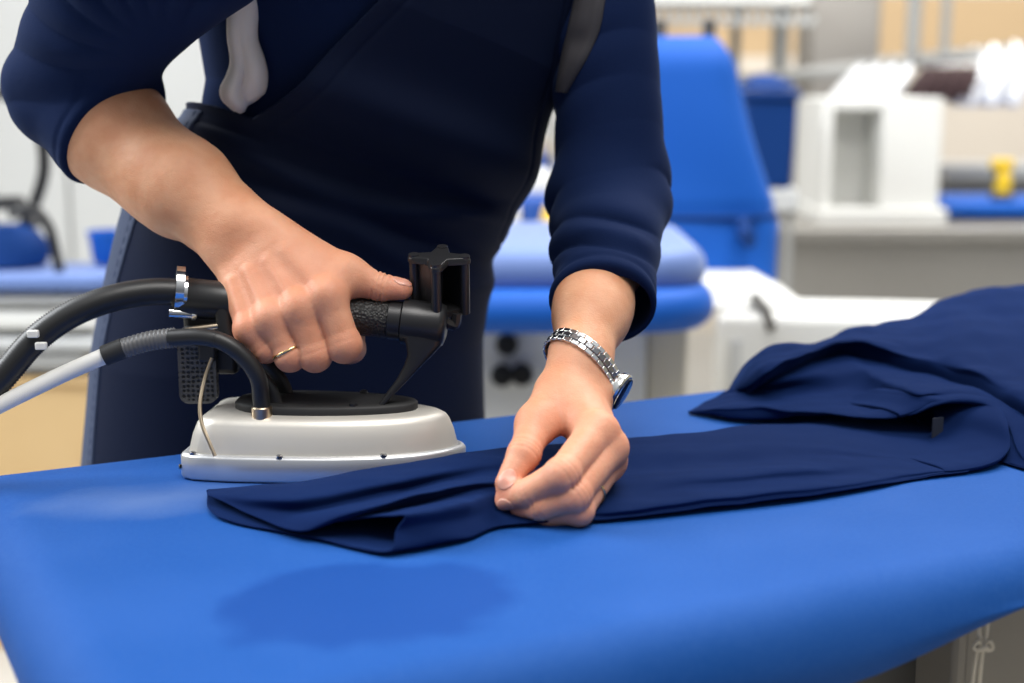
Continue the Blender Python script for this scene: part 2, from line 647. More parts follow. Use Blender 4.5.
for i, (px, lab) in enumerate(((862, 'white garment on the rail, leftmost, above the white cabinet'), (878, 'white garment on the rail above the cabinet, second from the left'),
                               (894, 'white garment on the rail above the cabinet, third from the left'), (910, 'white garment on the rail, just left of the maroon ones'))):
    garment_on_rail(px, 64, 106, 0.026, 0.10, M['white_cloth'], lab, 'white_garment', 'garments hanging on the back rail')
for i, (px, lab) in enumerate(((929, 'maroon garment on the rail, leftmost, beside the white ones'), (941, 'maroon garment on the rail, second of the five from the left'),
                               (953, 'maroon garment on the rail, middle one of the five'), (965, 'maroon garment on the rail, fourth of the five from the left'), (977, 'maroon garment on the rail, rightmost, beside the large white ones'))):
    garment_on_rail(px, 66, 101, 0.018, 0.062, M['maroon_cloth'], lab, 'maroon_garment', 'garments hanging on the back rail')
for i, (px, lab) in enumerate(((996, 'large white garment on the rail, just right of the maroon ones'), (1018, 'large white garment on the rail, second right of the maroon ones'), (1040, 'large white garment on the rail at the right edge'))):
    garment_on_rail(px, 46, 106, 0.034, 0.115, M['white_cloth'], lab, 'white_garment', 'garments hanging on the back rail')

# shelf, far ironing board and yellow sprayer at the right edge
t = wthing('grey_shelf_unit', 'low grey shelf unit behind the counter at the right edge', 'shelf unit', base(990, 5.0, 0))
a, b = D(944, 200, 5.0), D(1100, 166, 5.0)
m = MB()
m.box((a[0], 5.0, b[2] - 0.05), (b[0], 5.35, b[2])).build('top', M['light_grey'], t, bevel=0.004)
MB().box((a[0] + 0.01, 5.03, 0.0), (b[0], 5.33, b[2] - 0.05)).build('body', M['mid_grey'], t)
t = wthing('far_ironing_board', 'narrow blue ironing board lying on the steel counter at the right edge', 'ironing board', base(990, 4.45, ctop))
a, b = D(946, 216, 4.4), D(1100, 206, 4.4)
MB().box((a[0], 4.4, ctop + 0.015), (b[0], 4.78, b[2] + 0.01)).build('padded_top', M['blue_bright'], t, bevel=0.014, seg=3)
for s in (a[0] + 0.05, b[0] - 0.05):
    MB().box((s - 0.02, 4.45, ctop), (s + 0.02, 4.72, ctop + 0.02)).build('foot', M['mid_grey'], t)
ibz = b[2] + 0.01
q = D(1003, 180, 4.5)
t = thing('yellow_bottle', 'yellow spray bottle with a dark base on the far blue board', 'bottle', (q[0], 4.5, ibz))
hb = D(1003, 158, 4.5)[2] - ibz
MB().lathe([(0.024, 0.012), (0.027, 0.03), (0.027, hb * 0.5), (0.023, hb * 0.6), (0.015, hb * 0.7)], n=20).build('bottle_body', M['yellow'], t)
MB().lathe([(0.036, 0), (0.036, 0.014), (0.03, 0.02)], n=20).build('base_ring', M['black_plastic'], t)
m = MB().box((-0.040, -0.018, hb * 0.7), (0.028, 0.018, hb * 0.98))
m.build('spray_head', M['yellow'], t, bevel=0.008)
MB().box((-0.028, -0.012, hb * 0.45), (-0.02, 0.012, hb * 0.72)).build('trigger', M['dark_grey'], t, bevel=0.003)

# dark blue bin standing behind the press
t = wthing('blue_bin', 'dark blue plastic bin on a grey stand behind the tall blue press', 'bin', base(778, 3.9, 0))
a, b = D(744, 190, 3.85), D(800, 100, 3.85)
m = MB()
rings = []
for s, z in ((0.90, a[2]), (0.96, a[2] + 0.12), (1.0, b[2])):
    cx, hw = (a[0] + b[0]) / 2, (b[0] - a[0]) / 2 * s
    rings.append([(cx - hw, 4.0 - 0.13 * s, z), (cx + hw, 4.0 - 0.13 * s, z), (cx + hw, 4.0 + 0.13 * s, z), (cx - hw, 4.0 + 0.13 * s, z)])
m.loft(rings).build('bin_body', M['blue_dark'], t, bevel=0.012)
MB().box((a[0] - 0.01, 3.86, b[2]), (b[0] + 0.008, 4.14, b[2] + 0.025)).build('rim', M['blue_dark'], t, bevel=0.008)
MB().box((a[0] - 0.02, 3.87, a[2] - 0.06), (b[0] + 0.01, 4.12, a[2])).build('stand_top', M['light_grey'], t, bevel=0.006)
for sx in (a[0], b[0] - 0.02):
    for sy in (3.89, 4.09):
        MB().box((sx, sy, 0), (sx + 0.02, sy + 0.02, a[2] - 0.06)).build('leg', M['mid_grey'], t)
q = D(772, 97, 3.95)
t = wthing('blue_bag', 'dark navy laundry bag heaped in the blue bin', 'bag', (q[0], 4.0, q[2]))
rings = []
for i in range(8):
    s = i / 7
    rr = 0.085 * math.cos(s * 1.35)
    rings.append([(q[0] - 0.01 + rr * math.cos(w) * (1 + 0.12 * math.sin(3 * w + s * 5)), 4.0 + rr * math.sin(w) * (1 + 0.1 * math.cos(2 * w)), b[2] + 0.026 + 0.042 * s) for w in [2 * math.pi * k / 18 for k in range(18)]])
MB().loft(rings).build('bag_cloth', M['blue_dark'], t, sub=1)

# white conveyor of hangers along the top
t = wthing('overhead_conveyor', 'white overhead rail with a row of hooks along the top of the hall', 'rail', base(730, 4.6, 1.28))
a, b = D(640, 8, 4.6), D(812, -4, 4.6)
MB().box((a[0] - 0.9, 4.6, a[2] + 0.01), (b[0], 4.96, a[2] + 0.07)).build('track', M['white_paint'], t, bevel=0.008)
for k in range(17):
    x = a[0] + 0.02 + k * (b[0] - a[0] - 0.04) / 16
    MB().tube([(x, 4.65, a[2] + 0.02), (x, 4.65, a[2] - 0.03), (x + 0.02, 4.63, a[2] - 0.05), (x + 0.035, 4.62, a[2] - 0.028)], 0.010, 6).build('hook', M['light_grey'], t)
for x in (a[0] - 0.8, b[0] - 0.06):
    MB().box((x, 4.90, 0), (x + 0.05, 4.95, a[2] + 0.07)).build('post', M['mid_grey'], t)
t = wthing('wall_shelf', 'long white shelf with a dark underside on the back wall above the blue bin', 'shelf', base(760, 6.6, 1.2))
a, b = D(655, 118, 6.6), D(806, 96, 6.6)
MB().box((a[0], 6.62, b[2]), (b[0], 6.99, b[2] + 0.05)).build('board', M['white_paint'], t, bevel=0.004)
for k in range(4):
    x = a[0] + 0.05 + k * (b[0] - a[0] - 0.1) / 3
    MB().box((x - 0.015, 6.66, b[2] - 0.12), (x + 0.015, 6.995, b[2])).build('bracket', M['mid_grey'], t)

# second ironing table behind the person
t = wthing('second_ironing_table', 'ironing table with pale cover and bright blue edge standing behind the person', 'ironing table', base(560, 2.45, 0))
TZ = 0.9
xr = D(722, 300, 2.25)[0]
xl = -0.36


def slab_rings(x0, x1, y0, y1, z0, z1, rc, re, n=6):
    """rounded slab: rc corner radius in plan, re edge radius"""
    def outline(ins):
        r = max(rc - ins, 0.004)
        pts = []
        for (cx, cy, a0) in ((x1 - ins - r, y1 - ins - r, 0), (x0 + ins + r, y1 - ins - r, 90), (x0 + ins + r, y0 + ins + r, 180), (x1 - ins - r, y0 + ins + r, 270)):
            for k in range(n + 1):
                w = math.radians(a0 + 90 * k / n)
                pts.append((cx + r * math.cos(w), cy + r * math.sin(w)))
        return pts
    rings = []
    for k in range(5):
        w = math.pi / 2 * k / 4
        rings.append([(x, y, z0 + re - re * math.cos(w)) for x, y in outline(re - re * math.sin(w))])
    for k in range(5):
        w = math.pi / 2 * k / 4
        rings.append([(x, y, z1 - re + re * math.sin(w)) for x, y in outline(re - re * math.cos(w))])
    return rings


MB().loft(slab_rings(xl, xr, 2.22, 2.80, TZ - 0.078, TZ - 0.006, 0.12, 0.034)).build('edge_cover', M['blue_bright'], t)
MB().loft(slab_rings(xl + 0.01, xr - 0.012, 2.26, 2.78, TZ - 0.02, TZ + 0.055, 0.10, 0.034)).build('pale_cover', M['blue_pale'], t)
MB().box((xl + 0.1, 2.40, 0.08), (xr - 0.105, 2.76, TZ - 0.074)).build('cabinet', M['white_paint'], t, bevel=0.008)
MB().box((xr - 0.104, 2.42, 0.0), (xr - 0.03, 2.74, TZ - 0.074)).build('end_leg', M['cream_paint'], t, bevel=0.008)
MB().box((xl + 0.14, 2.45, 0.0), (xr - 0.2, 2.74, 0.08)).build('plinth', M['dark_grey'], t)
for (px, py) in ((507, 343), (502, 374), (522, 373)):
    q = D(px, py, 2.39)
    k = MB().lathe([(0.012, 0.0), (0.012, 0.012), (0.019, 0.014), (0.020, 0.026), (0.016, 0.032)], n=18, M=Matrix.Rotation(math.pi / 2, 4, 'X'), c=(q[0], 2.401, q[2]))
    k.build('knob', M['black_plastic'], t)

# tall blue press with its drawn cover, on the white machine base
t = wthing('press_machine', 'white pressing machine base with low bed behind the heaped navy garment', 'machine', base(800, 2.85, 0))
a, b = D(716, 300, 2.75), D(958, 300, 2.75)
mz = D(800, 314, 2.75)[2]
pp = [(a[0], 2.76), (b[0] + 0.25, 2.70), (b[0] + 0.29, 2.88), (a[0] + 0.04, 2.99)]
MB().loft([[(x, y, 0.0) for x, y in pp], [(x, y, mz) for x, y in pp]]).build('base_body', M['white_paint'], t, bevel=0.02, seg=3)
MB().box((a[0] + 0.03, 2.738, 0.1), (a[0] + 0.05, 2.75, mz - 0.05)).build('seam_strip', M['light_grey'], t)
q0, q1 = D(692, 290, 2.8), D(800, 290, 2.8)
m = MB()
zc = mz
for pts in ([(q0[0], 2.78, zc), (q1[0] + 0.03, 2.78, zc), (q1[0] - 0.07, 2.83, zc + 0.06), (q0[0], 2.83, zc + 0.06)],):
    back = [(x - 0.16 * (x < q0[0] + 0.01), 3.34, z) for x, _, z in pts]
    m.add(pts + back, [(0, 1, 2, 3), (7, 6, 5, 4), (0, 4, 5, 1), (1, 5, 6, 2), (2, 6, 7, 3), (3, 7, 4, 0)])
m.build('sloped_bed', M['white_paint'], t, bevel=0.012)
q = D(722, 296, 2.74)
MB().tube([(q[0] + 0.07, 2.79, zc + 0.03), (q[0] + 0.09, 2.76, zc + 0.005), (q[0] + 0.10, 2.745, zc - 0.03)], 0.010, 8).build('hinge', M['dark_grey'], t)
q = D(832, 349, 2.745)
MB().box((q[0] - 0.018, 2.742, q[2] - 0.02), (q[0] + 0.018, 2.752, q[2] + 0.02)).build('socket', M['dark_grey'], t, bevel=0.004)

PY = 3.06
t = wthing('blue_press', 'tall tapering press in a bright blue cloth cover beside the raised sleeve', 'press', base(700, PY, zc + 0.06))
pl, pr_, pt, pb = D(598, 276, PY), D(776, 276, PY), D(700, 36, PY), D(700, 278, PY)
cxb = (pl[0] + pr_[0]) / 2
rings = []
H_ = pt[2] - pb[2]
tl, tr = D(630, 40, PY)[0], D(728, 40, PY)[0]
for i in range(26):
    s = i / 25
    z = pb[2] + H_ * s
    if s < 0.26:
        x0, x1 = pl[0], pr_[0]
    else:
        u = (s - 0.26) / 0.74
        x0 = pl[0] + (tl - pl[0]) * u
        x1 = pr_[0] + (tr - pr_[0]) * u ** 0.92
    dep = 0.16 - 0.07 * s
    if s > 0.88:
        q = (s - 0.88) / 0.12
        sh = 1 - 0.22 * q * q
        x0, x1 = (x0 + x1) / 2 - (x1 - x0) / 2 * sh, (x0 + x1) / 2 + (x1 - x0) / 2 * sh
        dep *= (1 - 0.55 * q * q)
    tie = 0.010 * math.exp(-((s - 0.27) / 0.018) ** 2)
    cx, hw = (x0 + x1) / 2, (x1 - x0) / 2 - tie
    ring = []
    for k in range(48):
        w = 2 * math.pi * k / 48
        cw, sw = math.cos(w), math.sin(w)
        e = 0.5
        x = hw * math.copysign(abs(cw) ** e, cw)
        y = (dep - tie) * math.copysign(abs(sw) ** e, sw)
        rip = 0.006 * math.sin(7 * w + 4 * s) * math.exp(-((s - 0.27) / 0.15) ** 2) + 0.005 * math.sin(3 * w + 9 * s)
        ring.append((cx + x * (1 + rip * 3), PY + 0.05 + y * (1 + rip * 5), z))
    rings.append(ring)
MB().loft(rings).build('cloth_cover', M['blue_cover'], t, angle=70)
zt_ = pb[2] + H_ * 0.27
ringx = lambda hw, d: [(cxb + hw * math.copysign(abs(math.cos(w)) ** 0.5, math.cos(w)), PY + 0.05 + d * math.copysign(abs(math.sin(w)) ** 0.5, math.sin(w)), zt_) for w in [2 * math.pi * k / 48 for k in range(48)]]
MB().tube(ringx((pr_[0] - pl[0]) / 2 - 0.006, 0.140), 0.006, 8, closed=True).build('drawstring', M['blue_dark'], t)
q = D(742, 216, PY - 0.1)
m = MB().tube([(q[0], PY - 0.1, zt_), (q[0] + 0.005, PY - 0.115, zt_ - 0.03), (q[0] + 0.02, PY - 0.11, zt_ - 0.055)], [0.012, 0.02, 0.012], 10)
m.build('toggle', M['blue_dark'], t)
for px in (662, 712):
    q = D(px, 34, PY)
    MB().cyl((q[0], PY + 0.05, pt[2] - 0.03), (q[0], PY + 0.05, pt[2] + 0.035), 0.014).build('top_pin', M['dark_grey'], t)
MB().box((pl[0] + 0.03, PY - 0.05, pb[2] - 0.012), (pr_[0] - 0.03, PY + 0.15, pb[2] + 0.004)).build('foot_plate', M['dark_grey'], t)

# machines seen between the torso and the sleeve
t = wthing('sewing_machine', 'pale grey machine with a blue head seen through the gap beside the raised arm', 'machine', base(520, 4.0, 0))
q = D(515, 250, 4.0)
MB().box((q[0] - 0.35, 4.0, 0), (q[0] + 0.28, 4.4, q[2] + 0.02)).build('stand', M['light_grey'], t, bevel=0.01)
pxbox(MB(), 488, 205, 520, 246, 4.02, 0.3).build('arm_column', M['white_paint'], t, bevel=0.02)
pxbox(MB(), 520, 196, 556, 250, 4.05, 0.25).build('machine_head', M['blue_plastic'], t, bevel=0.02)
pxbox(MB(), 510, 170, 552, 198, 4.1, 0.2).build('upper_arm', M['white_paint'], t, bevel=0.02)
pxbox(MB(), 526, 148, 544, 172, 4.15, 0.12).build('thread_stand', M['blue_plastic'], t, bevel=0.01)
pxbox(MB(), 500, 110, 516, 172, 4.2, 0.08).build('post', M['mid_grey'], t, bevel=0.006)
q = D(549, 226, 3.95)
t = thing('yellow_spool', 'yellow thread cone on the pale machine beside the raised arm', 'thread cone', (q[0], 3.98, D(549, 246, 3.95)[2]))
MB().lathe([(0.030, 0), (0.034, 0.006), (0.026, 0.05), (0.016, 0.10), (0.010, 0.112)], n=20).build('thread', M['yellow'], t)
MB().lathe([(0.036, -0.006), (0.036, 0.0)], n=20).build('cone_base', M['white_paint'], t)
t = wthing('white_shelving', 'white open shelving far behind the gap beside the raised arm', 'shelving', base(540, 5.6, 0))
a, b = D(478, 300, 5.6), D(600, 60, 5.6)
for px in (478, 520, 560, 600):
    q = D(px, 100, 5.6)
    MB().box((q[0] - 0.02, 5.6, 0), (q[0] + 0.02, 5.95, 1.75)).build('upright', M['white_paint'], t)
for z in (0.3, 0.7, 1.0, 1.3, 1.7):
    MB().box((a[0], 5.6, z), (b[0], 5.95, z + 0.03)).build('shelf', M['white_paint'], t)
for i, (px, z, w, h, mm, lab) in enumerate([(498, 1.03, 0.05, 0.16, 'white_paint', 'white storage box on the far shelving, upper left'), (540, 1.03, 0.06, 0.2, 'light_grey', 'grey storage box on the far shelving, upper middle'),
                                        (580, 1.03, 0.05, 0.13, 'blue_plastic', 'blue storage box on the far shelving, upper right'), (498, 0.73, 0.06, 0.2, 'light_grey', 'grey storage box on the far shelving, lower left'),
                                        (541, 0.73, 0.06, 0.17, 'blue_plastic', 'blue storage box on the far shelving, lower middle'), (580, 0.73, 0.06, 0.2, 'white_paint', 'white storage box on the far shelving, lower right')]):
    q = D(px, 100, 5.6)
    tb = thing('storage_box', lab, 'box', (q[0], 5.75, z), group='boxes on the far shelving')
    MB().box((-w, -0.13, 0), (w, 0.13, h)).build('box_body', M[mm], tb, bevel=0.006)
    MB().box((-w - 0.004, -0.134, h), (w + 0.004, 0.134, h + 0.02)).build('lid', M[mm], tb, bevel=0.004)

# left: far ironing station with its hose, tan cabinet
t = wthing('left_ironing_station', 'grey and blue ironing station with layered trays at the left edge', 'ironing station', base(30, 2.9, 0))
a, b = D(-60, 292, 2.9), D(118, 277, 2.9)
MB().loft(slab_rings(a[0] - 0.3, b[0], 2.9, 3.12, a[2], b[2] + 0.004, 0.06, 0.012)).build('padded_top', M['blue_pale'], t)
for (y0, y1, mm, xx, nm) in ((296, 306, 'light_grey', 112, 'tray'), (312, 330, 'white_paint', 96, 'tray'), (338, 352, 'light_grey', 110, 'tray'), (356, 372, 'mid_grey', 84, 'tray')):
    a, b = D(-80, y1, 2.92), D(xx, y0, 2.92)
    MB().box((a[0] - 0.2, 2.92, a[2]), (b[0], 3.10, b[2])).build(nm, M[mm], t, bevel=0.008)
zlow = a[2]
for px in (10, 80):
    q = D(px, 330, 3.0)
    MB().box((q[0] - 0.02, 3.10, 0), (q[0] + 0.02, 3.2, D(0, 290, 2.9)[2])).build('upright', M['mid_grey'], t)
t = wthing('left_iron', 'dark blue iron resting on the left station with a black hose', 'iron', base(15, 3.05, D(0, 277, 2.9)[2] + 0.01))
q = D(8, 240, 3.05)
zz = D(0, 277, 2.9)[2] + 0.01
rings = []
for s, ww in ((0.0, 0.088), (0.25, 0.10), (0.6, 0.095), (0.85, 0.075), (1.0, 0.05)):
    rings.append([(q[0] + ww * math.cos(w), 3.02 + 0.06 * math.sin(w) * (1 - 0.3 * s), zz + 0.085 * s) for w in [2 * math.pi * k / 20 for k in range(20)]])
MB().loft(rings).build('iron_body', M['blue_dark'], t)
MB().tube([(q[0] - 0.07, 3.05, zz + 0.08), (q[0] - 0.06, 3.05, zz + 0.13), (q[0] + 0.03, 3.05, zz + 0.13), (q[0] + 0.06, 3.05, zz + 0.075)], 0.017, 10).build('handle', M['black_plastic'], t)
hp = [D(*p, 3.05) for p in ((20, 232), (34, 205), (44, 170), (40, 132), (24, 104), (-4, 92), (-30, 90))]
MB().tube(catmull(hp, 30), 0.013, 10).build('hose', M['rubber'], t)
hp = [D(*p, 2.95) for p in ((10, 215), (32, 208), (48, 226), (55, 250), (62, 285), (64, 310))]
MB().tube(catmull(hp, 24), 0.011, 10).build('cable', M['rubber'], t)
t = wthing('hose_stand', 'dark grey bracket arm holding the hose above the left station', 'stand', base(-20, 3.3, 0))
q = D(-25, 95, 3.3)
MB().tube([(q[0], 3.32, 0), (q[0], 3.32, q[2])], 0.02, 10).build('post', M['mid_grey'], t)
MB().tube([(q[0], 3.32, q[2]), (q[0] + 0.06, 3.2, q[2] + 0.01), (q[0] + 0.09, 3.06, q[2])], 0.014, 8).build('arm', M['mid_grey'], t)

t = wthing('tan_cabinet', 'low tan wooden cabinet under the trays at the left edge', 'cabinet', base(40, 3.0, 0))
a, b = D(-80, 470, 2.94), D(104, 376, 2.94)
MB().box((a[0] - 0.25, 2.94, 0.0), (b[0] + 0.05, 3.09, b[2] - 0.02)).build('body', M['tan_board'], t, bevel=0.004)
MB().box((a[0] - 0.26, 2.93, b[2] - 0.02), (b[0] + 0.06, 3.09, b[2])).build('top', M['tan_board'], t, bevel=0.004)

# white wall box and pipes at the left
t = wthing('blue_tub', 'small bright blue tub beside the person on the left station', 'tub', base(112, 3.0, D(112, 277, 2.9)[2]))
q = D(114, 268, 2.98)
q = (q[0] - 0.03, q[1], D(0, 277, 2.9)[2] + 0.01)
MB().lathe([(0.03, 0), (0.034, 0.01), (0.04, 0.06), (0.043, 0.062), (0.043, 0.07), (0.036, 0.07), (0.03, 0.012)], c=(q[0], 3.05, q[2]), n=20).build('tub_body', M['blue_bright'], t)

# ------------------------------------------------------------------ the ironing table in front
E1 = np.array([0.891, 0.454])
E2 = np.array([-0.454, 0.891])


def Q(q1, q2, z):
    """table frame: q1 along the board, q2 across it (away from the camera)"""
    p = E1 * q1 + E2 * q2
    return np.array([p[0], p[1], z])


BZ = 0.9
TQ = (0.104, 1.75, 0.662, 1.240)          # board: left end, right end, near edge, far edge
t = wthing('ironing_table', 'large ironing table with bright blue padded cover in the foreground', 'ironing table', Q(0.8, 0.95, 0), rotz=math.atan2(0.454, 0.891))


def board_outline(ins, n=9, m=60):
    x0, x1, y0, y1 = TQ
    out = []
    r = 0.085
    cor = [(x1, y1, 0), (x0, y1, 90), (x0, y0, 180), (x1, y0, 270)]
    pts = []
    for (cx, cy, a0) in cor:
        sx = -1 if cx == x1 else 1
        sy = -1 if cy == y1 else 1
        rr = max((0.035 if a0 == 90 else r) - ins, 0.006)
        ccx, ccy = cx + sx * (ins + rr), cy + sy * (ins + rr)
        pts.append([(ccx + rr * math.cos(math.radians(a0 + 90 * k / n)), ccy + rr * math.sin(math.radians(a0 + 90 * k / n))) for k in range(n + 1)])
    for i in range(4):
        out += pts[i]
        a, b = pts[i][-1], pts[(i + 1) % 4][0]
        k = m if i % 2 == 0 else m // 3
        k = {0: m, 1: m // 3, 2: m, 3: m // 3}[i]
        out += [(a[0] + (b[0] - a[0]) * j / k, a[1] + (b[1] - a[1]) * j / k) for j in range(1, k)]
    return out


def hem(q1, q2):
    """the hem of the cover is not level: it rises towards the right"""
    u = max(0, min(1, (q1 - 0.56) / 0.26))
    return 0.006 * math.sin(q1 * 5.0 - 1.1) + 0.003 * math.sin(q1 * 19) + 0.030 * u * u * (3 - 2 * u) * (1 if q2 < 0.9 else 0)


rings = []
re = 0.040
prof = [(0.20, BZ), (0.12, BZ), (0.075, BZ), (0.055, BZ - 0.0004)]
prof += [(re - re * math.sin(w), BZ - re + re * math.cos(w)) for w in [math.pi / 2 * k / 9 for k in range(10)]]
prof += [(0.000, BZ - 0.048), (0.003, BZ - 0.058), (0.008, BZ - 0.066), (0.016, BZ - 0.071), (0.04, BZ - 0.068), (0.08, BZ - 0.06)]
for (ins, z) in prof:
    k = max(0, min(1, (BZ - 0.03 - z) / 0.03))
    rings.append([Q(x, y, z + k * hem(x, y)) for x, y in board_outline(ins)])
MB().loft(rings).build('padded_cover', M['board_cloth'], t, angle=60)
x0, x1, y0, y1 = TQ


def qbox(mb, a0, b0, z0, a1, b1, z1):
    v = [Q(a0, b0, z0), Q(a1, b0, z0), Q(a1, b1, z0), Q(a0, b1, z0), Q(a0, b0, z1), Q(a1, b0, z1), Q(a1, b1, z1), Q(a0, b1, z1)]
    return mb.add(v, [(0, 3, 2, 1), (4, 5, 6, 7), (0, 1, 5, 4), (1, 2, 6, 5), (2, 3, 7, 6), (3, 0, 4, 7)])


qbox(MB(), 0.30, 0.76, 0.05, 1.6, 1.14, BZ - 0.062).build('vacuum_cabinet', M['dark_grey'], t, bevel=0.006)
qbox(MB(), 0.745, 0.730, 0.05, 0.90, 0.759, BZ - 0.062).build('front_panel', M['brown_grey'], t, bevel=0.004)
qbox(MB(), 0.728, 0.722, 0.05, 0.742, 0.765, BZ - 0.062).build('panel_frame', M['brown_grey'], t, bevel=0.004)
for s in (0.34, 1.5):
    qbox(MB(), s, 0.78, 0.0, s + 0.06, 1.12, 0.05).build('foot', M['dark_grey'], t)
# tied cord hanging from the hem
cz = BZ - 0.050
c0 = Q(0.715, 0.684, cz + 0.006)
m = MB()
for s in (-1, 1):
    pts = [c0 + np.array([0.0026 * s, 0, 0.002]), c0 + np.array([0.0028 * s, 0, -0.010]), c0 + np.array([0.0012 * s, -0.001, -0.020]), c0 + np.array([0.0022 * s - 0.002, 0, -0.034]), c0 + np.array([0.0030 * s - 0.005, 0, -0.12])]
    m.tube(catmull(pts, 24), 0.0015, 8)
    lp = [c0 + np.array([0.0005 * s, -0.002, -0.021]), c0 + np.array([0.0040 * s, -0.003, -0.0165]), c0 + np.array([0.0066 * s, -0.003, -0.0215]), c0 + np.array([0.0035 * s, -0.003, -0.0235]), c0 + np.array([0, -0.003, -0.022])]
    m.tube(catmull(lp, 20), 0.0013, 8)
m.tube([c0 + np.array([-0.0032, -0.002, -0.0235]), c0 + np.array([0.001, -0.0035, -0.0205]), c0 + np.array([0.0032, -0.002, -0.0225])], 0.0022, 8)
m.build('drawstring', M['cord'], t)

# ------------------------------------------------------------------ the steam iron
IB = np.array([-0.268, 1.174, BZ])
IT = math.radians(-4.5)
IA = np.array([math.cos(IT), math.sin(IT), 0])
IN = np.array([-math.sin(IT), math.cos(IT), 0])


def I(l, w, z):
    """iron frame: l from heel to tip, w away from the camera, z above the board"""
    return IB + IA * l + IN * w + np.array([0, 0, z])


iron = wthing('steam_iron', 'silver and black industrial steam iron held on the blue ironing table', 'iron', IB, rotz=IT)
HW = 0.058


def sole_outline(ins, z, n=34, blunt=1.0):
    pts = []
    Ln = 0.230
    side = []
    for k in range(n + 1):
        t = k / n
        t = 1 - (1 - t) ** 1.5
        l = ins + (Ln - 2.2 * ins) * t
        tf = max(0, (t - 0.22) / 0.78)
        sh = (1 - tf ** 2.9) ** 0.62 if t > 0.22 else 0.90 + 0.10 * math.sin(t / 0.22 * math.pi / 2)
        side.append((l, max((HW - ins) * sh, 0.0008)))
    r = 0.008
    near = [(ins, -(side[0][1] - r)), (ins + 0.0025, -(side[0][1] - 0.003)), ] + [(l + (r if i == 0 else 0), -w) for i, (l, w) in enumerate(side)]
    far = [(l, -w) for l, w in near][::-1]
    return [I(l, w, z) for l, w in near + far]


MB().loft([sole_outline(0.004, 0.0), sole_outline(0.001, 0.0012), sole_outline(0.0, 0.003), sole_outline(0.0, 0.0195), sole_outline(0.0012, 0.0215), sole_outline(0.004, 0.022)]).build('sole_plate', M['sole'], iron, angle=50)
hr = [(0.0055, 0.0205), (0.0058, 0.023), (0.0085, 0.036), (0.0115, 0.0445), (0.0135, 0.0478), (0.0175, 0.0503), (0.024, 0.0515), (0.034, 0.0522)]
MB().loft([sole_outline(a, b) for a, b in hr]).build('housing', M['brushed'], iron, angle=60)
for l, w in ((0.012, -0.050), (0.085, -0.0555), (0.168, -0.0445)):
    MB().lathe([(0.0028, 0), (0.0028, 0.0016), (0.0018, 0.0024)], c=I(l, w, 0.0218), n=12).build('screw', M['steel_dark'], iron)
MB().lathe([(0.0022, 0), (0.0022, 0.001)], M=Matrix.Rotation(IT, 4, 'Z') @ Matrix.Rotation(-math.pi / 2, 4, 'Y'), c=I(0.0, -0.046, 0.010), n=12).build('screw', M['steel_dark'], iron)


def plate_outline(ins, z, n=40):
    out = []
    for k in range(n):
        w = 2 * math.pi * k / n
        c, s = math.cos(w), math.sin(w)
        out.append(I(0.113 + (0.077 - ins) * math.copysign(abs(c) ** 0.9, c), (0.033 - ins) * (1 - 0.22 * c) * math.copysign(abs(s) ** 0.8, s), z))
    return out


MB().loft([plate_outline(0, 0.0515), plate_outline(0, 0.0565), plate_outline(0.002, 0.0585), plate_outline(0.012, 0.0592)]).build('top_plate', M['black_matt'], iron, angle=60)
HL, HR = np.array(D(185, 297, IB[1] + 0.001)), np.array(D(447, 326, IB[1] - 0.012))
LH0, LH1 = float((HL - IB) @ IA), float((HR - IB) @ IA)
HD = (HR - HL) / np.linalg.norm(HR - HL)


def Hd(l):
    """point on the handle axis, l measured like the iron's"""
    return HL + (HR - HL) * ((l - LH0) / (LH1 - LH0))


MB().tube([Hd(0.045), Hd(0.05), Hd(0.164), Hd(0.167)], [0.0145, 0.0158, 0.0158, 0.0145], 28).build('grip', M['grip'], iron)
MB().tube([Hd(0.166), Hd(0.1665), Hd(0.1765), Hd(0.177)], [0.0150, 0.0163, 0.0163, 0.015], 28).build('collar', M['black_metal'], iron)
MB().tube([Hd(-0.012), Hd(-0.010), Hd(0.046), Hd(0.048)], [0.0150, 0.0165, 0.0165, 0.015], 28).build('rear_collar', M['black_plastic'], iron)

# front bracket: rounded cap, one broad strut towards the camera and one behind, running back down to the plate
m = MB()
m.tube([Hd(0.177), Hd(0.178), Hd(LH1 - 0.006), Hd(LH1 - 0.002), Hd(LH1)], [0.0165, 0.0188, 0.0188, 0.0165, 0.0100], 30)
# the strut: inner edge, outer edge and half thickness from the cap down to the foot, in the iron's side plane
strut = [((403.5, 312), (446, 312), 0.0110), ((403, 330), (447, 330), 0.0105), ((407.5, 342), (443, 343), 0.0090), ((409.5, 352), (434, 353), 0.0075), ((406, 363), (424, 363), 0.0058), ((399, 376), (411.5, 376), 0.0050), ((388, 391), (396.5, 391), 0.0047), ((378, 404), (386, 404), 0.0047)]
for sgn in (-1, 1):
    rings = []
    for (i0, i1, th) in strut:
        yy = IB[1] - 0.012
        p0, p1 = np.array(D(*i0, yy)), np.array(D(*i1, yy))
        k = (p0[2] - BZ - 0.058) / 0.07
        w0 = IN * sgn * (0.017 - 0.012 * max(0, min(1, k)))
        ring = []
        for q in range(16):
            an = 2 * math.pi * q / 16
            cx, sx = math.cos(an), math.sin(an)
            ring.append((p0 + p1) / 2 + (p1 - p0) / 2 * math.copysign(abs(cx) ** 0.6, cx) + IN * th * 0.8 * math.copysign(abs(sx) ** 0.6, sx) + w0)
        rings.append(ring)
    m.loft(rings)
m.build('front_bracket', M['black_metal'], iron, angle=60)
for sgn in (-1, 1):
    MB().lathe([(0.0035, 0), (0.0035, 0.002), (0.002, 0.003)], c=I(0.140, 0.024 * sgn, 0.0585), n=12).build('screw', M['black_metal'], iron)
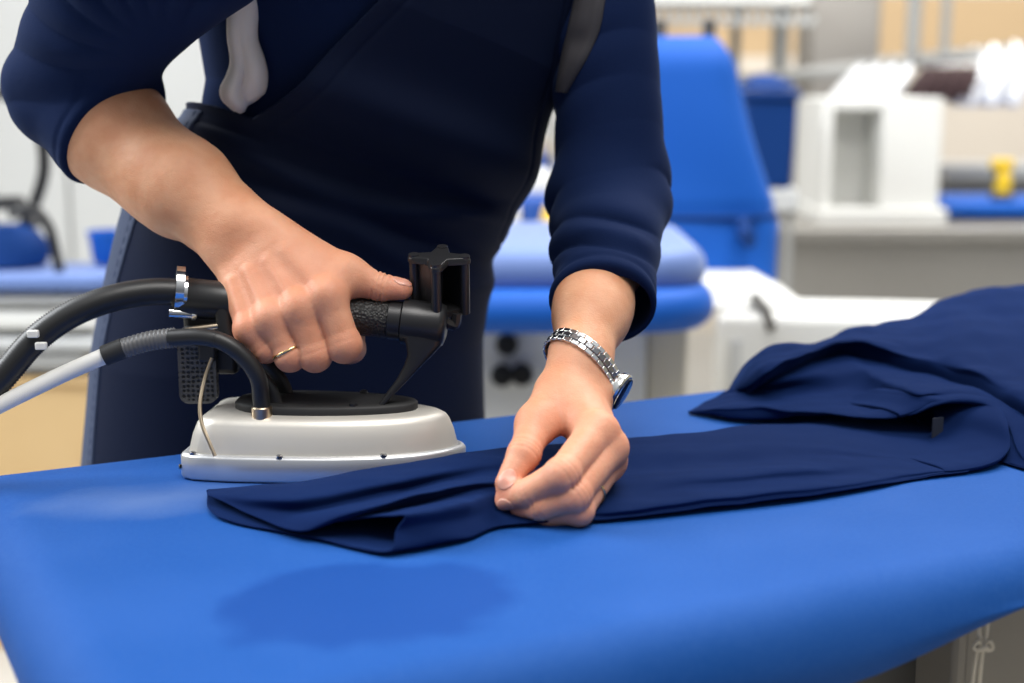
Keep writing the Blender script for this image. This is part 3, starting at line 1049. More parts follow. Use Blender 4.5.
# rear bracket arch
m = MB()
for sgn in (-1, 1):
    pts = catmull([Hd(0.03) + IN * 0.012 * sgn, Hd(0.035) + IN * 0.016 * sgn + np.array([0, 0, -0.03]), I(0.066, 0.018 * sgn, 0.075), I(0.074, 0.019 * sgn, 0.057)], 14)
    m.tube(pts, 0.0065, 10, flat=(IN, 0.55))
m.build('rear_bracket', M['black_metal'], iron)

# open switch box on the front of the handle: star-shaped cover on four round posts
bc = np.array(D(440, 299, IB[1] - 0.002))
rz = math.radians(45 - 4)
bx = np.array([math.cos(rz), math.sin(rz), 0])
by = np.array([-math.sin(rz), math.cos(rz), 0])
up = np.array([0.0, -0.24, 1.0]) / math.hypot(0.24, 1.0)
bx = bx - up * bx.dot(up)
bx = bx / np.linalg.norm(bx)
by = np.cross(up, bx)
W_, Dp, Hh = 0.0160, 0.0160, 0.0365


def B(x, y, z):
    return bc + bx * x + by * y + up * z


m = MB()
star = []
for i, (sx, sy) in enumerate(((-1, -1), (1, -1), (1, 1), (-1, 1))):
    c0 = np.array([sx * W_, sy * Dp])
    nx = np.array([[1, -1], [1, 1], [-1, 1], [-1, -1]][i]) * np.array([W_, Dp])
    ang = math.atan2(sy, sx)
    for da in (-70, -30, 0, 30, 70):
        star.append(c0 * 0.92 + 0.0052 * np.array([math.cos(ang + math.radians(da)), math.sin(ang + math.radians(da))]))
    star.append((c0 + nx) / 2 * 0.74)
m.loft([[B(x, y, Hh - 0.004) for x, y in star], [B(x, y, Hh) for x, y in star], [B(x * 0.9, y * 0.9, Hh + 0.0022) for x, y in star]])
box = m.build('switch_box', M['black_metal'], iron, bevel=0.0006)
m = MB()
for sx in (-1, 1):
    for sy in (-1, 1):
        m.tube([B(sx * W_ * 0.92, sy * Dp * 0.92, -0.012), B(sx * W_ * 0.92, sy * Dp * 0.92, Hh - 0.003)], 0.0042, 12)
        m.tube([B(sx * W_ * 0.92, sy * Dp * 0.92, Hh - 0.001), B(sx * W_ * 0.92, sy * Dp * 0.92, Hh + 0.0028)], 0.0046, 12)
m.build('corner_post', M['black_metal'], box)
m = MB()
def wall(x0, y0, x1, y1, z0, z1):
    vs = [B(x0, y0, z0), B(x1, y0, z0), B(x1, y1, z0), B(x0, y1, z0), B(x0, y0, z1), B(x1, y0, z1), B(x1, y1, z1), B(x0, y1, z1)]
    m.add(vs, [(0, 3, 2, 1), (4, 5, 6, 7), (0, 1, 5, 4), (1, 2, 6, 5), (2, 3, 7, 6), (3, 0, 4, 7)])
wall(W_ * 0.76, -Dp * 0.8, W_ * 0.86, Dp * 0.8, -0.008, Hh - 0.003)
wall(-W_ * 0.92, Dp * 0.76, W_ * 0.92, Dp * 0.86, -0.008, Hh - 0.003)
wall(-W_ * 0.86, -Dp * 0.8, -W_ * 0.76, Dp * 0.8, -0.008, Hh - 0.003)
wall(-W_ * 0.92, -Dp * 0.86, W_ * 0.92, Dp * 0.86, -0.012, -0.007)
m.build('side_wall', M['black_plastic'], box)
m = MB()
m.tube(catmull([B(W_ * 0.4, -Dp * 0.9, -0.010), B(W_ * 0.2, -Dp * 0.9, -0.020), Hd(LH1 - 0.004) + np.array([0, 0, 0.004])], 10), 0.0045, 8)
m.build('box_stay', M['black_metal'], box)

# perforated heat guard at the heel
g0, g1 = D(176, 328, 1.165), D(217, 404, 1.165)
gx = (g0[0] + g1[0]) / 2
gw = (g1[0] - g0[0]) / 2
def guard_mat():
    m = mat('perforated_guard', (0.02, 0.02, 0.021), 0.5)
    nt = m.node_tree
    b = nt.nodes['Principled BSDF']
    tc = nt.nodes.new('ShaderNodeTexCoord')
    v = nt.nodes.new('ShaderNodeTexVoronoi')
    v.inputs['Scale'].default_value = 250
    v.inputs['Randomness'].default_value = 0.25
    nt.links.new(tc.outputs['Object'], v.inputs['Vector'])
    r = nt.nodes.new('ShaderNodeMapRange')
    r.inputs[1].default_value = 0.28
    r.inputs[2].default_value = 0.42
    nt.links.new(v.outputs['Distance'], r.inputs[0])
    bp = nt.nodes.new('ShaderNodeBump')
    bp.inputs['Strength'].default_value = 1.0
    bp.inputs['Distance'].default_value = 0.003
    nt.links.new(r.outputs[0], bp.inputs['Height'])
    nt.links.new(bp.outputs['Normal'], b.inputs['Normal'])
    x = nt.nodes.new('ShaderNodeMix')
    x.data_type = 'RGBA'
    x.inputs[6].default_value = (0.003, 0.003, 0.003, 1)
    x.inputs[7].default_value = (0.060, 0.060, 0.063, 1)
    nt.links.new(r.outputs[0], x.inputs[0])
    nt.links.new(x.outputs[2], b.inputs['Base Color'])
    return m


def rrect(cx, cz, hw, hh, r, n=5):
    return [(cx + sx * (hw - r) + r * math.cos(math.radians(a0 + 90 * k / n)), cz + sz * (hh - r) + r * math.sin(math.radians(a0 + 90 * k / n)))
            for sx, sz, a0 in ((1, 1, 0), (-1, 1, 90), (-1, -1, 180), (1, -1, 270)) for k in range(n + 1)]


zc_ = (g0[2] + g1[2]) / 2
hh_ = (g0[2] - g1[2]) / 2
m = MB()
rg = rrect(gx, zc_, gw, hh_, 0.008)
rg2 = rrect(gx, zc_, gw - 0.003, hh_ - 0.003, 0.006)
m.loft([[np.array([x, 1.168, z]) for x, z in rg2], [np.array([x, 1.166, z]) for x, z in rg], [np.array([x, 1.176, z]) for x, z in rg], [np.array([x, 1.180, z]) for x, z in rg2]])
m.build('heat_guard', guard_mat(), iron)
q = D(205, 348, 1.163)
MB().box((q[0] - 0.006, 1.163, q[2] - 0.012), (q[0] + 0.008, 1.168, q[2] + 0.012)).build('guard_clip', M['black_plastic'], iron, bevel=0.0015)
# housing block between guard and handle
q0, q1 = D(178, 338, 1.175), D(236, 318, 1.175)
MB().box((q0[0] + 0.004, 1.176, zc_ - 0.01), (q1[0], 1.196, q1[2] + 0.004)).build('valve_block', M['black_plastic'], iron, bevel=0.005)

# thick steam hose with its clamp
hp = [D(*p) for p in ((212, 298, 1.178), (185, 293, 1.172), (150, 292, 1.165), (110, 299, 1.155), (70, 315, 1.145), (35, 340, 1.135), (5, 374, 1.125), (-40, 425, 1.115), (-85, 480, 1.12))] + [np.array(v) for v in ((-0.52, 1.16, 0.80), (-0.56, 1.24, 0.62), (-0.58, 1.40, 0.36), (-0.60, 1.62, 0.12), (-0.66, 1.95, 0.03), (-0.80, 2.30, 0.015))]
hp = catmull(hp, 460)
rr = [0.0106 + 0.0011 * (1 if (i // 1) % 2 else 0) for i in range(460)]
hose = MB().tube(hp, rr, 18).build('steam_hose', M['rubber'], iron, angle=180)
q = np.array(D(181, 293, 1.171))
q2 = np.array(D(176, 292.6, 1.170))
dr = (q - q2) / np.linalg.norm(q - q2)
m = MB()
ring = []
m.tube([q - dr * 0.005, q - dr * 0.0048, q + dr * 0.0048, q + dr * 0.005], [0.0135, 0.0150, 0.0150, 0.0135], 26)
s_ = np.cross(dr, [0, 0, 1.0])
m.tube([q + np.array([0, -0.006, -0.016]) - dr * 0.009, q + np.array([0, -0.006, -0.016]) + dr * 0.010], 0.0042, 10)
m.tube([q + np.array([0, -0.006, -0.016]) + dr * 0.0095, q + np.array([0, -0.006, -0.016]) + dr * 0.013], 0.0055, 8)
e0 = q - dr * 0.0015 + np.array([0, 0.002, 0.0035])
m.tube([e0 - dr * 0.0036, e0 - dr * 0.0034, e0 + dr * 0.0034, e0 + dr * 0.0036], [0.0165, 0.0186, 0.0186, 0.0165], 30)
m.build('hose_clamp', M['chrome'], iron)
q = np.array(D(38, 341, 1.133))
m = MB()
for px, py in ((33, 334), (41, 346)):
    c = np.array(D(px, py, 1.121))
    m.box(tuple(c - [0.0045, 0.002, 0.003]), tuple(c + [0.0045, 0.003, 0.003]))
m.build('hose_tag', M['white_sleeve'], iron, bevel=0.001)

# power cable: black sleeve from the ferrule, ribbed grey strain relief, white braided lead
cp = [I(0.071, -0.022, 0.058), I(0.071, -0.022, 0.072)] + [np.array(D(*p)) for p in ((262, 383, 1.150), (247, 360, 1.146), (225, 343, 1.143), (200, 336, 1.141), (172, 337, 1.140))]
cf = I(0.066, -0.0335, 0.0525)
cp = [cf, cf + np.array([-0.0005, 0, 0.013]), np.array(D(258, 378, 1.132)), np.array(D(245, 358, 1.131)), np.array(D(225, 343, 1.131)), np.array(D(202, 337, 1.133)), np.array(D(170, 338, 1.138))]
c1 = catmull(cp, 60)
cable = MB().tube(c1, 0.0071, 16).build('power_cable', M['rubber'], iron)
MB().tube([cp[0] - np.array([0, 0, 0.004]), cp[0] - np.array([0, 0, 0.003]), cp[0] + np.array([0, 0, 0.0055]), cp[0] + np.array([0, 0, 0.0065])], [0.0075, 0.0086, 0.0086, 0.0075], 20).build('ferrule', M['brass'], iron)
sp = catmull([np.array(D(*p)) for p in ((176, 337.5, 1.1402), (150, 341, 1.138), (122, 349, 1.136))], 60)
MB().tube(sp, [0.0078 + 0.0007 * ((i // 2) % 2) for i in range(60)], 16).build('strain_relief', M['grey_tape'], cable, angle=180)
sp = catmull([np.array(D(*p)) for p in ((124, 348, 1.136), (114, 352, 1.135), (104, 356, 1.134))], 8)
MB().tube(sp, 0.0086, 16).build('tape', M['black_matt'], cable)
sp = catmull([np.array(D(*p)) for p in ((108, 354.5, 1.1345), (70, 371, 1.13), (30, 390, 1.122), (-10, 410, 1.115), (-60, 437, 1.11), (-110, 470, 1.12))] + [np.array(v) for v in ((-0.54, 1.14, 0.80), (-0.59, 1.20, 0.62), (-0.63, 1.36, 0.36), (-0.66, 1.58, 0.12), (-0.72, 1.92, 0.03), (-0.88, 2.26, 0.012))], 120)
MB().tube(sp, 0.0068, 16).build('white_lead', M['white_sleeve'], cable)
for k in range(4):
    u = c1[34 + k * 5]
    w = c1[35 + k * 5]
    d_ = (w - u) / np.linalg.norm(w - u)
    if k in (0, 2): MB().tube([u - d_ * 0.0012, u + d_ * 0.0012], 0.0074, 16).build('cable_tie', M['black_metal'], cable)
# thin sensor tube and the small lever behind
sp = catmull([np.array(D(*p)) for p in ((212, 358, 1.138), (205, 378, 1.134), (200, 404, 1.124), (202, 424, 1.117), (209, 442, 1.112), (215, 456, 1.109))], 30)
MB().tube(sp, 0.0016, 8).build('sensor_tube', M['brass'], iron)
sp = [np.array(D(*p)) for p in ((186, 330, 1.158), (204, 328, 1.157), (224, 325, 1.160))]
MB().tube(sp, [0.0022, 0.0030, 0.0026], 10).build('lever', M['brass'], iron)

# ------------------------------------------------------------------ soft bodies from distance fields
def smin(a, b, k):
    h = np.maximum(k - np.abs(a - b), 0) / k
    return np.minimum(a, b) - h * h * k * 0.25


def smax(a, b, k):
    return -smin(-a, -b, k)


def cone(p, a, b, ra, rb):
    a = np.asarray(a, np.float32); b = np.asarray(b, np.float32)
    ab = b - a
    pa = p - a
    h = np.clip((pa @ ab) / (ab @ ab), 0, 1)
    d = pa - h[:, None] * ab
    return np.sqrt((d * d).sum(1)) - (ra + (rb - ra) * h)


def ball(p, c, r):
    d = p - np.asarray(c, np.float32)
    return np.sqrt((d * d).sum(1)) - r


def ellip(p, c, r, R=None):
    d = p - np.asarray(c, np.float32)
    if R is not None: d = d @ np.asarray(R, np.float32)       # columns of R are the axes
    r = np.asarray(r, np.float32)
    k0 = np.sqrt(((d / r) ** 2).sum(1))
    k1 = np.sqrt(((d / (r * r)) ** 2).sum(1)) + 1e-9
    return k0 * (k0 - 1) / k1


def field_mesh(f, lo, hi, vox, lip=1.0):
    """surface f = 0 inside the box lo..hi; blocks away from the surface are skipped"""
    BS = 32
    lo = np.asarray(lo, float); hi = np.asarray(hi, float)
    nb = np.ceil((hi - lo) / (vox * BS)).astype(int)
    bg = 3 * vox
    grid = openvdb.FloatGrid(bg)
    ii = np.stack(np.meshgrid(*[np.arange(n) for n in nb], indexing='ij'), -1).reshape(-1, 3)
    cen = lo + (ii * BS + (BS - 1) / 2) * vox
    dc = f(cen.astype(np.float32))
    rad = BS * vox * 0.5 * math.sqrt(3) * 1.35 * lip + 4 * vox
    loc = np.stack(np.meshgrid(np.arange(BS), np.arange(BS), np.arange(BS), indexing='ij'), -1).reshape(-1, 3)
    for i, d in zip(ii, dc):
        if abs(d) < rad:
            pts = (lo + (i * BS + loc) * vox).astype(np.float32)
            v = np.clip(f(pts), -bg, bg).reshape(BS, BS, BS).astype(np.float32)
            grid.copyFromArray(np.ascontiguousarray(v), ijk=tuple(int(x) for x in i * BS))
        elif d < 0:
            a = i * BS
            grid.fill(min=tuple(int(x) for x in a), max=tuple(int(x) for x in a + BS - 1), value=-bg, active=True)
    pts, tri, quad = grid.convertToPolygons(isovalue=0.0)
    pts = lo + np.asarray(pts, float) * vox
    quad = np.asarray(quad).reshape(-1, 4)
    return pts, quad


def field_object(name, f, lo, hi, vox, m, parent=None, smooth=2, lip=1.0, relax=None):
    pts, quad = field_mesh(f, lo, hi, vox, lip)
    if smooth:                                                 # even the quads out, then pull them back onto the field
        e = np.concatenate([quad[:, [0, 1]], quad[:, [1, 2]], quad[:, [2, 3]], quad[:, [3, 0]]])
        for _ in range(smooth):
            acc = np.zeros_like(pts); cnt = np.zeros(len(pts))
            np.add.at(acc, e[:, 0], pts[e[:, 1]]); np.add.at(cnt, e[:, 0], 1)
            np.add.at(acc, e[:, 1], pts[e[:, 0]]); np.add.at(cnt, e[:, 1], 1)
            pts = pts * 0.4 + 0.6 * acc / cnt[:, None]
        q = pts.astype(np.float32)
        h = vox * 0.5
        d = f(q)
        g = np.stack([f(q + np.float32(h) * np.eye(3, dtype=np.float32)[i]) - f(q - np.float32(h) * np.eye(3, dtype=np.float32)[i]) for i in range(3)], 1) / (2 * h)
        gn = (g * g).sum(1) + 1e-6
        st = (d / gn)[:, None] * g
        l = np.sqrt((st * st).sum(1))[:, None] + 1e-9
        pts = pts - st * np.minimum(1, 1.0 * vox / l)
    me = bpy.data.meshes.new(name)
    me.vertices.add(len(pts))
    me.vertices.foreach_set('co', pts.astype(np.float32).ravel())
    me.loops.add(quad.size)
    me.polygons.add(len(quad))
    qf = quad[:, ::-1]
    me.loops.foreach_set('vertex_index', qf.astype(np.int32).ravel())
    me.polygons.foreach_set('loop_start', (np.arange(len(quad)) * 4).astype(np.int32))
    me.update(calc_edges=True)
    me.validate()
    me.polygons.foreach_set('use_smooth', np.ones(len(quad), bool))
    # outward normals
    n = np.zeros(len(me.polygons) * 3, np.float32); me.polygons.foreach_get('normal', n)
    c = np.zeros(len(me.polygons) * 3, np.float32); me.polygons.foreach_get('center', c)
    n = n.reshape(-1, 3); c = c.reshape(-1, 3)
    s = slice(0, None, max(1, len(c) // 2000))
    if np.mean(f(c[s] + n[s] * np.float32(vox))) < np.mean(f(c[s] - n[s] * np.float32(vox))):
        me.flip_normals()
    return link(name, me, m, parent), pts


def near(p, pts, r):
    """is any of these query points within r of the box round pts?"""
    pts = np.asarray(pts)
    lo, hi = pts.min(0) - r, pts.max(0) + r
    a, b = p.min(0), p.max(0)
    return bool(np.all(a <= hi) and np.all(b >= lo))


FAR = np.float32(9.0)

# ------------------------------------------------------------------ the person: joints
def A3(*v): return np.array(v, float)


R_SH, R_EL = A3(-0.262, 1.17, 1.385), A3(-0.405, 1.31, 1.214)
L_SH, L_EL = A3(0.079, 1.36, 1.385), A3(0.104, 1.345, 1.120)
R_WR = D(232, 229, 1.205)
L_WR = D(579, 365, 1.120)


def hy(px):
    """distance of the iron's handle at a pixel column"""
    x = (px - 512) / FPX * 1.16
    return Hd((x - IB[0]) / IA[0])[1]


# right hand on the handle: knuckle, middle joint, end joint, tip; radii
def fing_r(m, pp, r, dy0, dy1, sh):
    a = D(m[0], m[1], hy(m[0]) + dy0)
    b = D(pp[0], pp[1], hy(pp[0]) + dy1)
    l = ((b[0] - IB[0]) / IA[0]) + sh
    h = Hd(l)
    c = h + A3(0, 0.002, -0.0165 - r[2] * 1.0)
    t = h + A3(0, 0.0165 + r[3] * 0.75, -0.016)
    return [a, b, c, t], r


RF = [fing_r((327, 297), (344, 345), (0.0150, 0.0142, 0.0120, 0.0098), -0.022, -0.027, 0.002),
      fing_r((300, 309), (315, 355), (0.0145, 0.0134, 0.0115, 0.0095), -0.026, -0.029, 0.002),
      fing_r((271, 319), (290, 356), (0.0135, 0.0124, 0.0108, 0.0090), -0.027, -0.029, 0.002),
      fing_r((249, 330), (266, 349), (0.0115, 0.0108, 0.0095, 0.0082), -0.026, -0.026, 0.002)]
R_MC0 = [D(262, 226, 1.190), D(251, 234, 1.189), D(238, 243, 1.190), D(225, 254, 1.193)]
R_TH = [D(284, 243, 1.190), D(346, 275, 1.168), D(379, 287, 1.166), D(402, 289.5, 1.164)]
R_THR = (0.0175, 0.0160, 0.0118, 0.0088)

# left hand pinching the cloth
LF = [([D(597, 433, 1.048), D(562, 475, 0.996), D(528, 493, 1.002), D(505, 500, 1.012)], (0.0152, 0.0128, 0.0105, 0.0075)),
      ([D(607, 449, 1.048), D(574, 496, 0.996), D(541, 506, 1.000), D(520, 507, 1.012)], (0.0145, 0.0120, 0.0102, 0.0080)),
      ([D(607, 463, 1.056), D(579, 511, 1.000), D(550, 513, 1.008), D(530, 511, 1.020)], (0.0130, 0.0104, 0.0094, 0.0075)),
      ([D(602, 469, 1.070), D(583, 509, 1.022), D(556, 512, 1.026), D(540, 510, 1.034)], (0.0115, 0.0092, 0.0085, 0.0070))]
L_MC0 = [D(570, 383, 1.109), D(580, 383, 1.109), D(588, 386, 1.111), D(594, 390, 1.115)]
L_TH = [D(556, 396, 1.098), D(536, 424, 1.066), D(524, 454, 1.032), D(506.5, 483, 1.014)]
L_THR = (0.0175, 0.0145, 0.0122, 0.0085)


def finger(p, J, r):
    d = cone(p, J[0], J[1], r[0], r[1] * 0.95)
    d = smin(d, cone(p, J[1], J[2], r[1] * 0.98, r[2]), 0.004)
    d = smin(d, cone(p, J[2], J[3], r[2], r[3]), 0.004)
    d = smin(d, ball(p, J[1], r[1] * 1.01), 0.004)
    return d


def hand(p, F, MC0, TH, THR, wr, el, palm_n, kthumb):
    """palm_n: from the back of the hand into the palm"""
    mcs = [f[0][0] for f in F]
    palm = None
    for i in range(4):
        c = cone(p, MC0[i], mcs[i] + palm_n * 0.002, 0.0125, F[i][1][0] * 0.93)
        palm = c if palm is None else smin(palm, c, 0.009)
    # flesh of the palm under the bones
    for i in range(3):
        c = cone(p, (MC0[i] + MC0[i + 1]) / 2 + palm_n * 0.010, (mcs[i] + mcs[i + 1]) / 2 + palm_n * 0.007, 0.0145, 0.0125)
        palm = smin(palm, c, 0.010)
    # tendons and knuckles
    for i in range(4):
        u = mcs[i] - palm_n * (F[i][1][0] * 0.70)
        w = MC0[i] * 0.55 + mcs[i] * 0.45 - palm_n * 0.0098
        palm = smin(palm, cone(p, w, u, 0.0016, 0.0028), 0.0075)
        palm = smin(palm, ball(p, mcs[i] - palm_n * 0.0025, F[i][1][0] * 0.93), 0.006)
    # thumb
    d = smin(palm, cone(p, TH[0], TH[1], THR[0], THR[1]), kthumb)
    th = cone(p, TH[1], TH[2], THR[1], THR[2] * 0.96)
    th = smin(th, cone(p, TH[2], TH[3], THR[2] * 1.0, THR[3]), 0.004)
    th = smin(th, ball(p, TH[2], THR[2] * 1.05), 0.003)
    d = smin(d, th, 0.010)
    # wrist and forearm
    ax = (el - wr) / np.linalg.norm(el - wr)
    for i in (0, 3):
        d = smin(d, cone(p, MC0[i], wr + ax * 0.012 + (MC0[i] - MC0.mean_) * 0.75, 0.0135, 0.0170), 0.014)
    out = None
    for i in range(4):
        f = finger(p, F[i][0], F[i][1])
        q = smin(d, f, 0.0065)
        out = q if out is None else np.minimum(out, q)
    return out


class PL(list):
    @property
    def mean_(self): return sum(self) / len(self)


R_MC0, L_MC0 = PL(R_MC0), PL(L_MC0)


def unit(v): return v / np.linalg.norm(v)


R_PN = unit(np.cross(RF[0][0][0] - RF[3][0][0], R_WR - RF[1][0][0]))
if R_PN[1] < 0: R_PN = -R_PN
L_PN = unit(np.cross(LF[0][0][0] - LF[2][0][0] , L_WR - LF[1][0][0]))
if L_PN[2] > 0: L_PN = -L_PN
L_PN = unit(L_PN + A3(-0.55, 0.15, -0.25))


def arm(p, wr, el, sh, side):
    ax = unit(el - wr)
    d = cone(p, wr + ax * 0.005, wr + ax * 0.075, 0.0255 if side > 0 else 0.0208, 0.0325 if side > 0 else 0.0270)
    d = smin(d, cone(p, wr + ax * 0.07, wr + ax * 0.165, 0.0325 if side > 0 else 0.0270, 0.0440 if side > 0 else 0.0350), 0.03)
    if side > 0:
        d = smin(d, cone(p, wr + ax * 0.065 + A3(-0.003, 0, -0.006), wr + ax * 0.140 + A3(-0.003, 0, -0.006), 0.0310, 0.0365), 0.03)
        d = smin(d, cone(p, wr + ax * 0.000 + A3(0.003, 0, 0.003), wr + ax * 0.060 + A3(0.006, 0, 0.006), 0.0250, 0.0310), 0.02)
    d = smin(d, cone(p, wr + ax * 0.165, el, 0.0440 if side > 0 else 0.0350, 0.0375 if side > 0 else 0.0350), 0.03)
    d = smin(d, cone(p, el, sh, 0.0385 if side > 0 else 0.0350, 0.050 if side > 0 else 0.036), 0.02)
    return d


# torso outline in the table frame: height, centre along, centre across, half width, half depth
TZ_ = np.array([0.70, 0.82, 0.95, 1.05, 1.12, 1.18, 1.28, 1.36, 1.43, 1.50])
TC1 = np.array([.453, .453, .457, .482, .506, .514, .517, .508, .500, .500])
TC2 = np.array([1.420, 1.418, 1.407, 1.385, 1.360, 1.330, 1.285, 1.245, 1.215, 1.20])
TA = np.array([.180, .183, .176, .155, .139, .141, .167, .172, .150, .09])
TB = np.array([.120, .125, .128, .115, .102, .105, .120, .110, .085, .06])
TILT = 0.34


def torso(p, off=0.0):
    q1 = p[:, 0] * 0.891 + p[:, 1] * 0.454
    q2 = -0.454 * p[:, 0] + 0.891 * p[:, 1]
    z = p[:, 2]
    w = np.clip((z - 0.95) / 0.15, 0, 1) * np.clip((1.50 - z) / 0.15, 0, 1)
    zz = z + TILT * (q1 - 0.49) * w
    c1, c2, a, b = (np.interp(zz, TZ_, T) for T in (TC1, TC2, TA, TB))
    u, v = (q1 - c1) / (a + off), (q2 - c2) / (b + off)
    e = 2.3
    k = (np.abs(u) ** e + np.abs(v) ** e) ** (1 / e)
    # distance estimate that is fair along the short and the long side alike
    g = np.sqrt((u / (a + off)) ** 2 + (v / (b + off)) ** 2) / np.maximum(np.sqrt(u * u + v * v), 1e-4)
    d = (k - 1) / np.maximum(g, 1e-3)
    cap = np.maximum(zz - 1.47, 0.78 - zz)
    return smax(d.astype(np.float32), cap.astype(np.float32), 0.06)


HEADC = A3(*Q(0.50, 1.095, 1.625))
NECK0, NECK1 = A3(*Q(0.495, 1.185, 1.42)), A3(*Q(0.50, 1.115, 1.555))
FWD = A3(0.454, -0.891, 0)          # where the person faces
SIDE = A3(0.891, 0.454, 0)
tl_ = math.radians(28)
HF = unit(FWD * math.cos(tl_) + A3(0, 0, -math.sin(tl_)))
HU = unit(np.cross(SIDE, HF)) if np.cross(SIDE, HF)[2] > 0 else -unit(np.cross(SIDE, HF))
HR3 = np.stack([SIDE, HF, HU], 1)


def hd(x, y, z): return HEADC + SIDE * x + HF * y + HU * z


def head(p):
    d = ellip(p, hd(0, -0.012, 0.035), (0.074, 0.092, 0.085), HR3)
    d = smin(d, ellip(p, hd(0, 0.030, -0.040), (0.055, 0.058, 0.070), HR3), 0.04)
    d = smin(d, ball(p, hd(0, 0.068, -0.092), 0.018), 0.03)
    d = smin(d, cone(p, hd(0, 0.086, 0.012), hd(0, 0.104, -0.026), 0.007, 0.012), 0.014)
    for s in (-1, 1):
        d = smin(d, ball(p, hd(0.010 * s, 0.096, -0.030), 0.007), 0.006)
        d = smax(d, -ball(p, hd(0.031 * s, 0.095, 0.008), 0.015), 0.012)
        d = smin(d, ball(p, hd(0.031 * s, 0.072, 0.006), 0.0135), 0.004)
        d = smin(d, ellip(p, hd(0.075 * s, -0.012, -0.008), (0.008, 0.018, 0.030), HR3), 0.006)
        d = smin(d, cone(p, hd(0.012 * s, 0.090, 0.022), hd(0.046 * s, 0.072, 0.024), 0.005, 0.004), 0.010)
    d = smin(d, cone(p, hd(-0.019, 0.079, -0.057), hd(0.019, 0.079, -0.057), 0.004, 0.004), 0.006)
    d = smin(d, cone(p, hd(-0.016, 0.079, -0.066), hd(0.016, 0.079, -0.066), 0.0045, 0.0045), 0.005)
    return d


HIPS = [A3(*Q(0.36, 1.42, 0.84)), A3(*Q(0.545, 1.42, 0.84))]
KNEES = [A3(*Q(0.36, 1.385, 0.47)), A3(*Q(0.55, 1.385, 0.47))]
ANK = [A3(*Q(0.355, 1.42, 0.085)), A3(*Q(0.555, 1.42, 0.085))]
TOES = [ANK[0] + FWD * 0.13 + A3(0, 0, -0.05), ANK[1] + FWD * 0.13 + A3(0, 0, -0.05)]


def legs(p, off=0.0):
    d = None
    for h, k, a in zip(HIPS, KNEES, ANK):
        c = cone(p, h, k, 0.082 + off, 0.055 + off)
        c = smin(c, cone(p, k, k * 0.65 + a * 0.35, 0.052 + off, 0.054 + off), 0.03)
        c = smin(c, cone(p, k * 0.65 + a * 0.35, a, 0.054 + off, 0.036 + off), 0.03)
        d = c if d is None else np.minimum(d, c)
    return d


R_ALL = [f[0][k] for f in RF for k in range(4)] + R_TH + list(R_MC0) + [R_WR]
L_ALL = [f[0][k] for f in LF for k in range(4)] + L_TH + list(L_MC0) + [L_WR]
CREASE = []


def grooves(p, d):
    for (c, ax, r, w, dep) in CREASE:
        if not near(p, [c], r + 0.01): continue
        q = p - np.asarray(c, np.float32)
        t = q @ np.asarray(ax, np.float32)
        rr = np.sqrt(np.maximum((q * q).sum(1) - t * t, 0))
        d = d + dep * np.exp(-(t / w) ** 2) * np.clip((r - rr) / (0.3 * r), 0, 1)
    return d


def body(p):
    d = torso(p)
    d = smin(d, legs(p), 0.05)
    d = smin(d, cone(p, NECK0, NECK1, 0.056, 0.050), 0.04)
    if near(p, [HEADC], 0.25): d = smin(d, head(p), 0.03)
    else: d = np.minimum(d, ball(p, HEADC, 0.12))
    for a, t in zip(ANK, TOES): d = smin(d, cone(p, a, t, 0.034, 0.026), 0.03)
    d = smin(d, arm(p, R_WR, R_EL, R_SH, 1), 0.03)
    d = smin(d, arm(p, L_WR, L_EL, L_SH, -1), 0.03)
    if near(p, R_ALL, 0.05): d = grooves(p, smin(d, hand(p, RF, R_MC0, R_TH, R_THR, R_WR, R_EL, R_PN, 0.022), 0.016))
    if near(p, L_ALL, 0.05): d = grooves(p, smin(d, hand(p, LF, L_MC0, L_TH, L_THR, L_WR, L_EL, L_PN, 0.020), 0.016))
    return d


# creases across the finger joints: place, direction along the finger, reach, width, depth
def crease(J, k, r, dep=0.0010, w=0.0011, n=1, step=0.004):
    ax = unit(J[k + 1] - J[k - 1])
    for i in range(n):
        CREASE.append((J[k] + ax * step * (i - (n - 1) / 2), ax, r * 1.5, w, dep))


crease(L_TH, 2, 0.013, 0.0008, 0.0012, 3, 0.0036)
crease(R_TH, 2, 0.013, 0.0008, 0.0012, 3, 0.0036)
for f in LF[:2]:
    crease(f[0], 1, 0.012, 0.0006, 0.0012, 3, 0.0040)
    crease(f[0], 2, 0.011, 0.0006, 0.0010, 2, 0.0034)
for f in RF:
    J = f[0]
    ax = unit(J[1] - J[0])
    CREASE.append((J[1] - ax * 0.003, ax, 0.018, 0.0012, 0.00025))

VOX_BODY = 0.0016
lo_b = A3(-0.62, 0.90, 0.0); hi_b = A3(0.32, 1.75, 1.76)
person, pts_b = field_object('person', body, lo_b, hi_b, VOX_BODY, M['skin'], smooth=2)
tag(person, 'person in navy sweater and dark apron pressing an iron and pinching the garment', 'person')

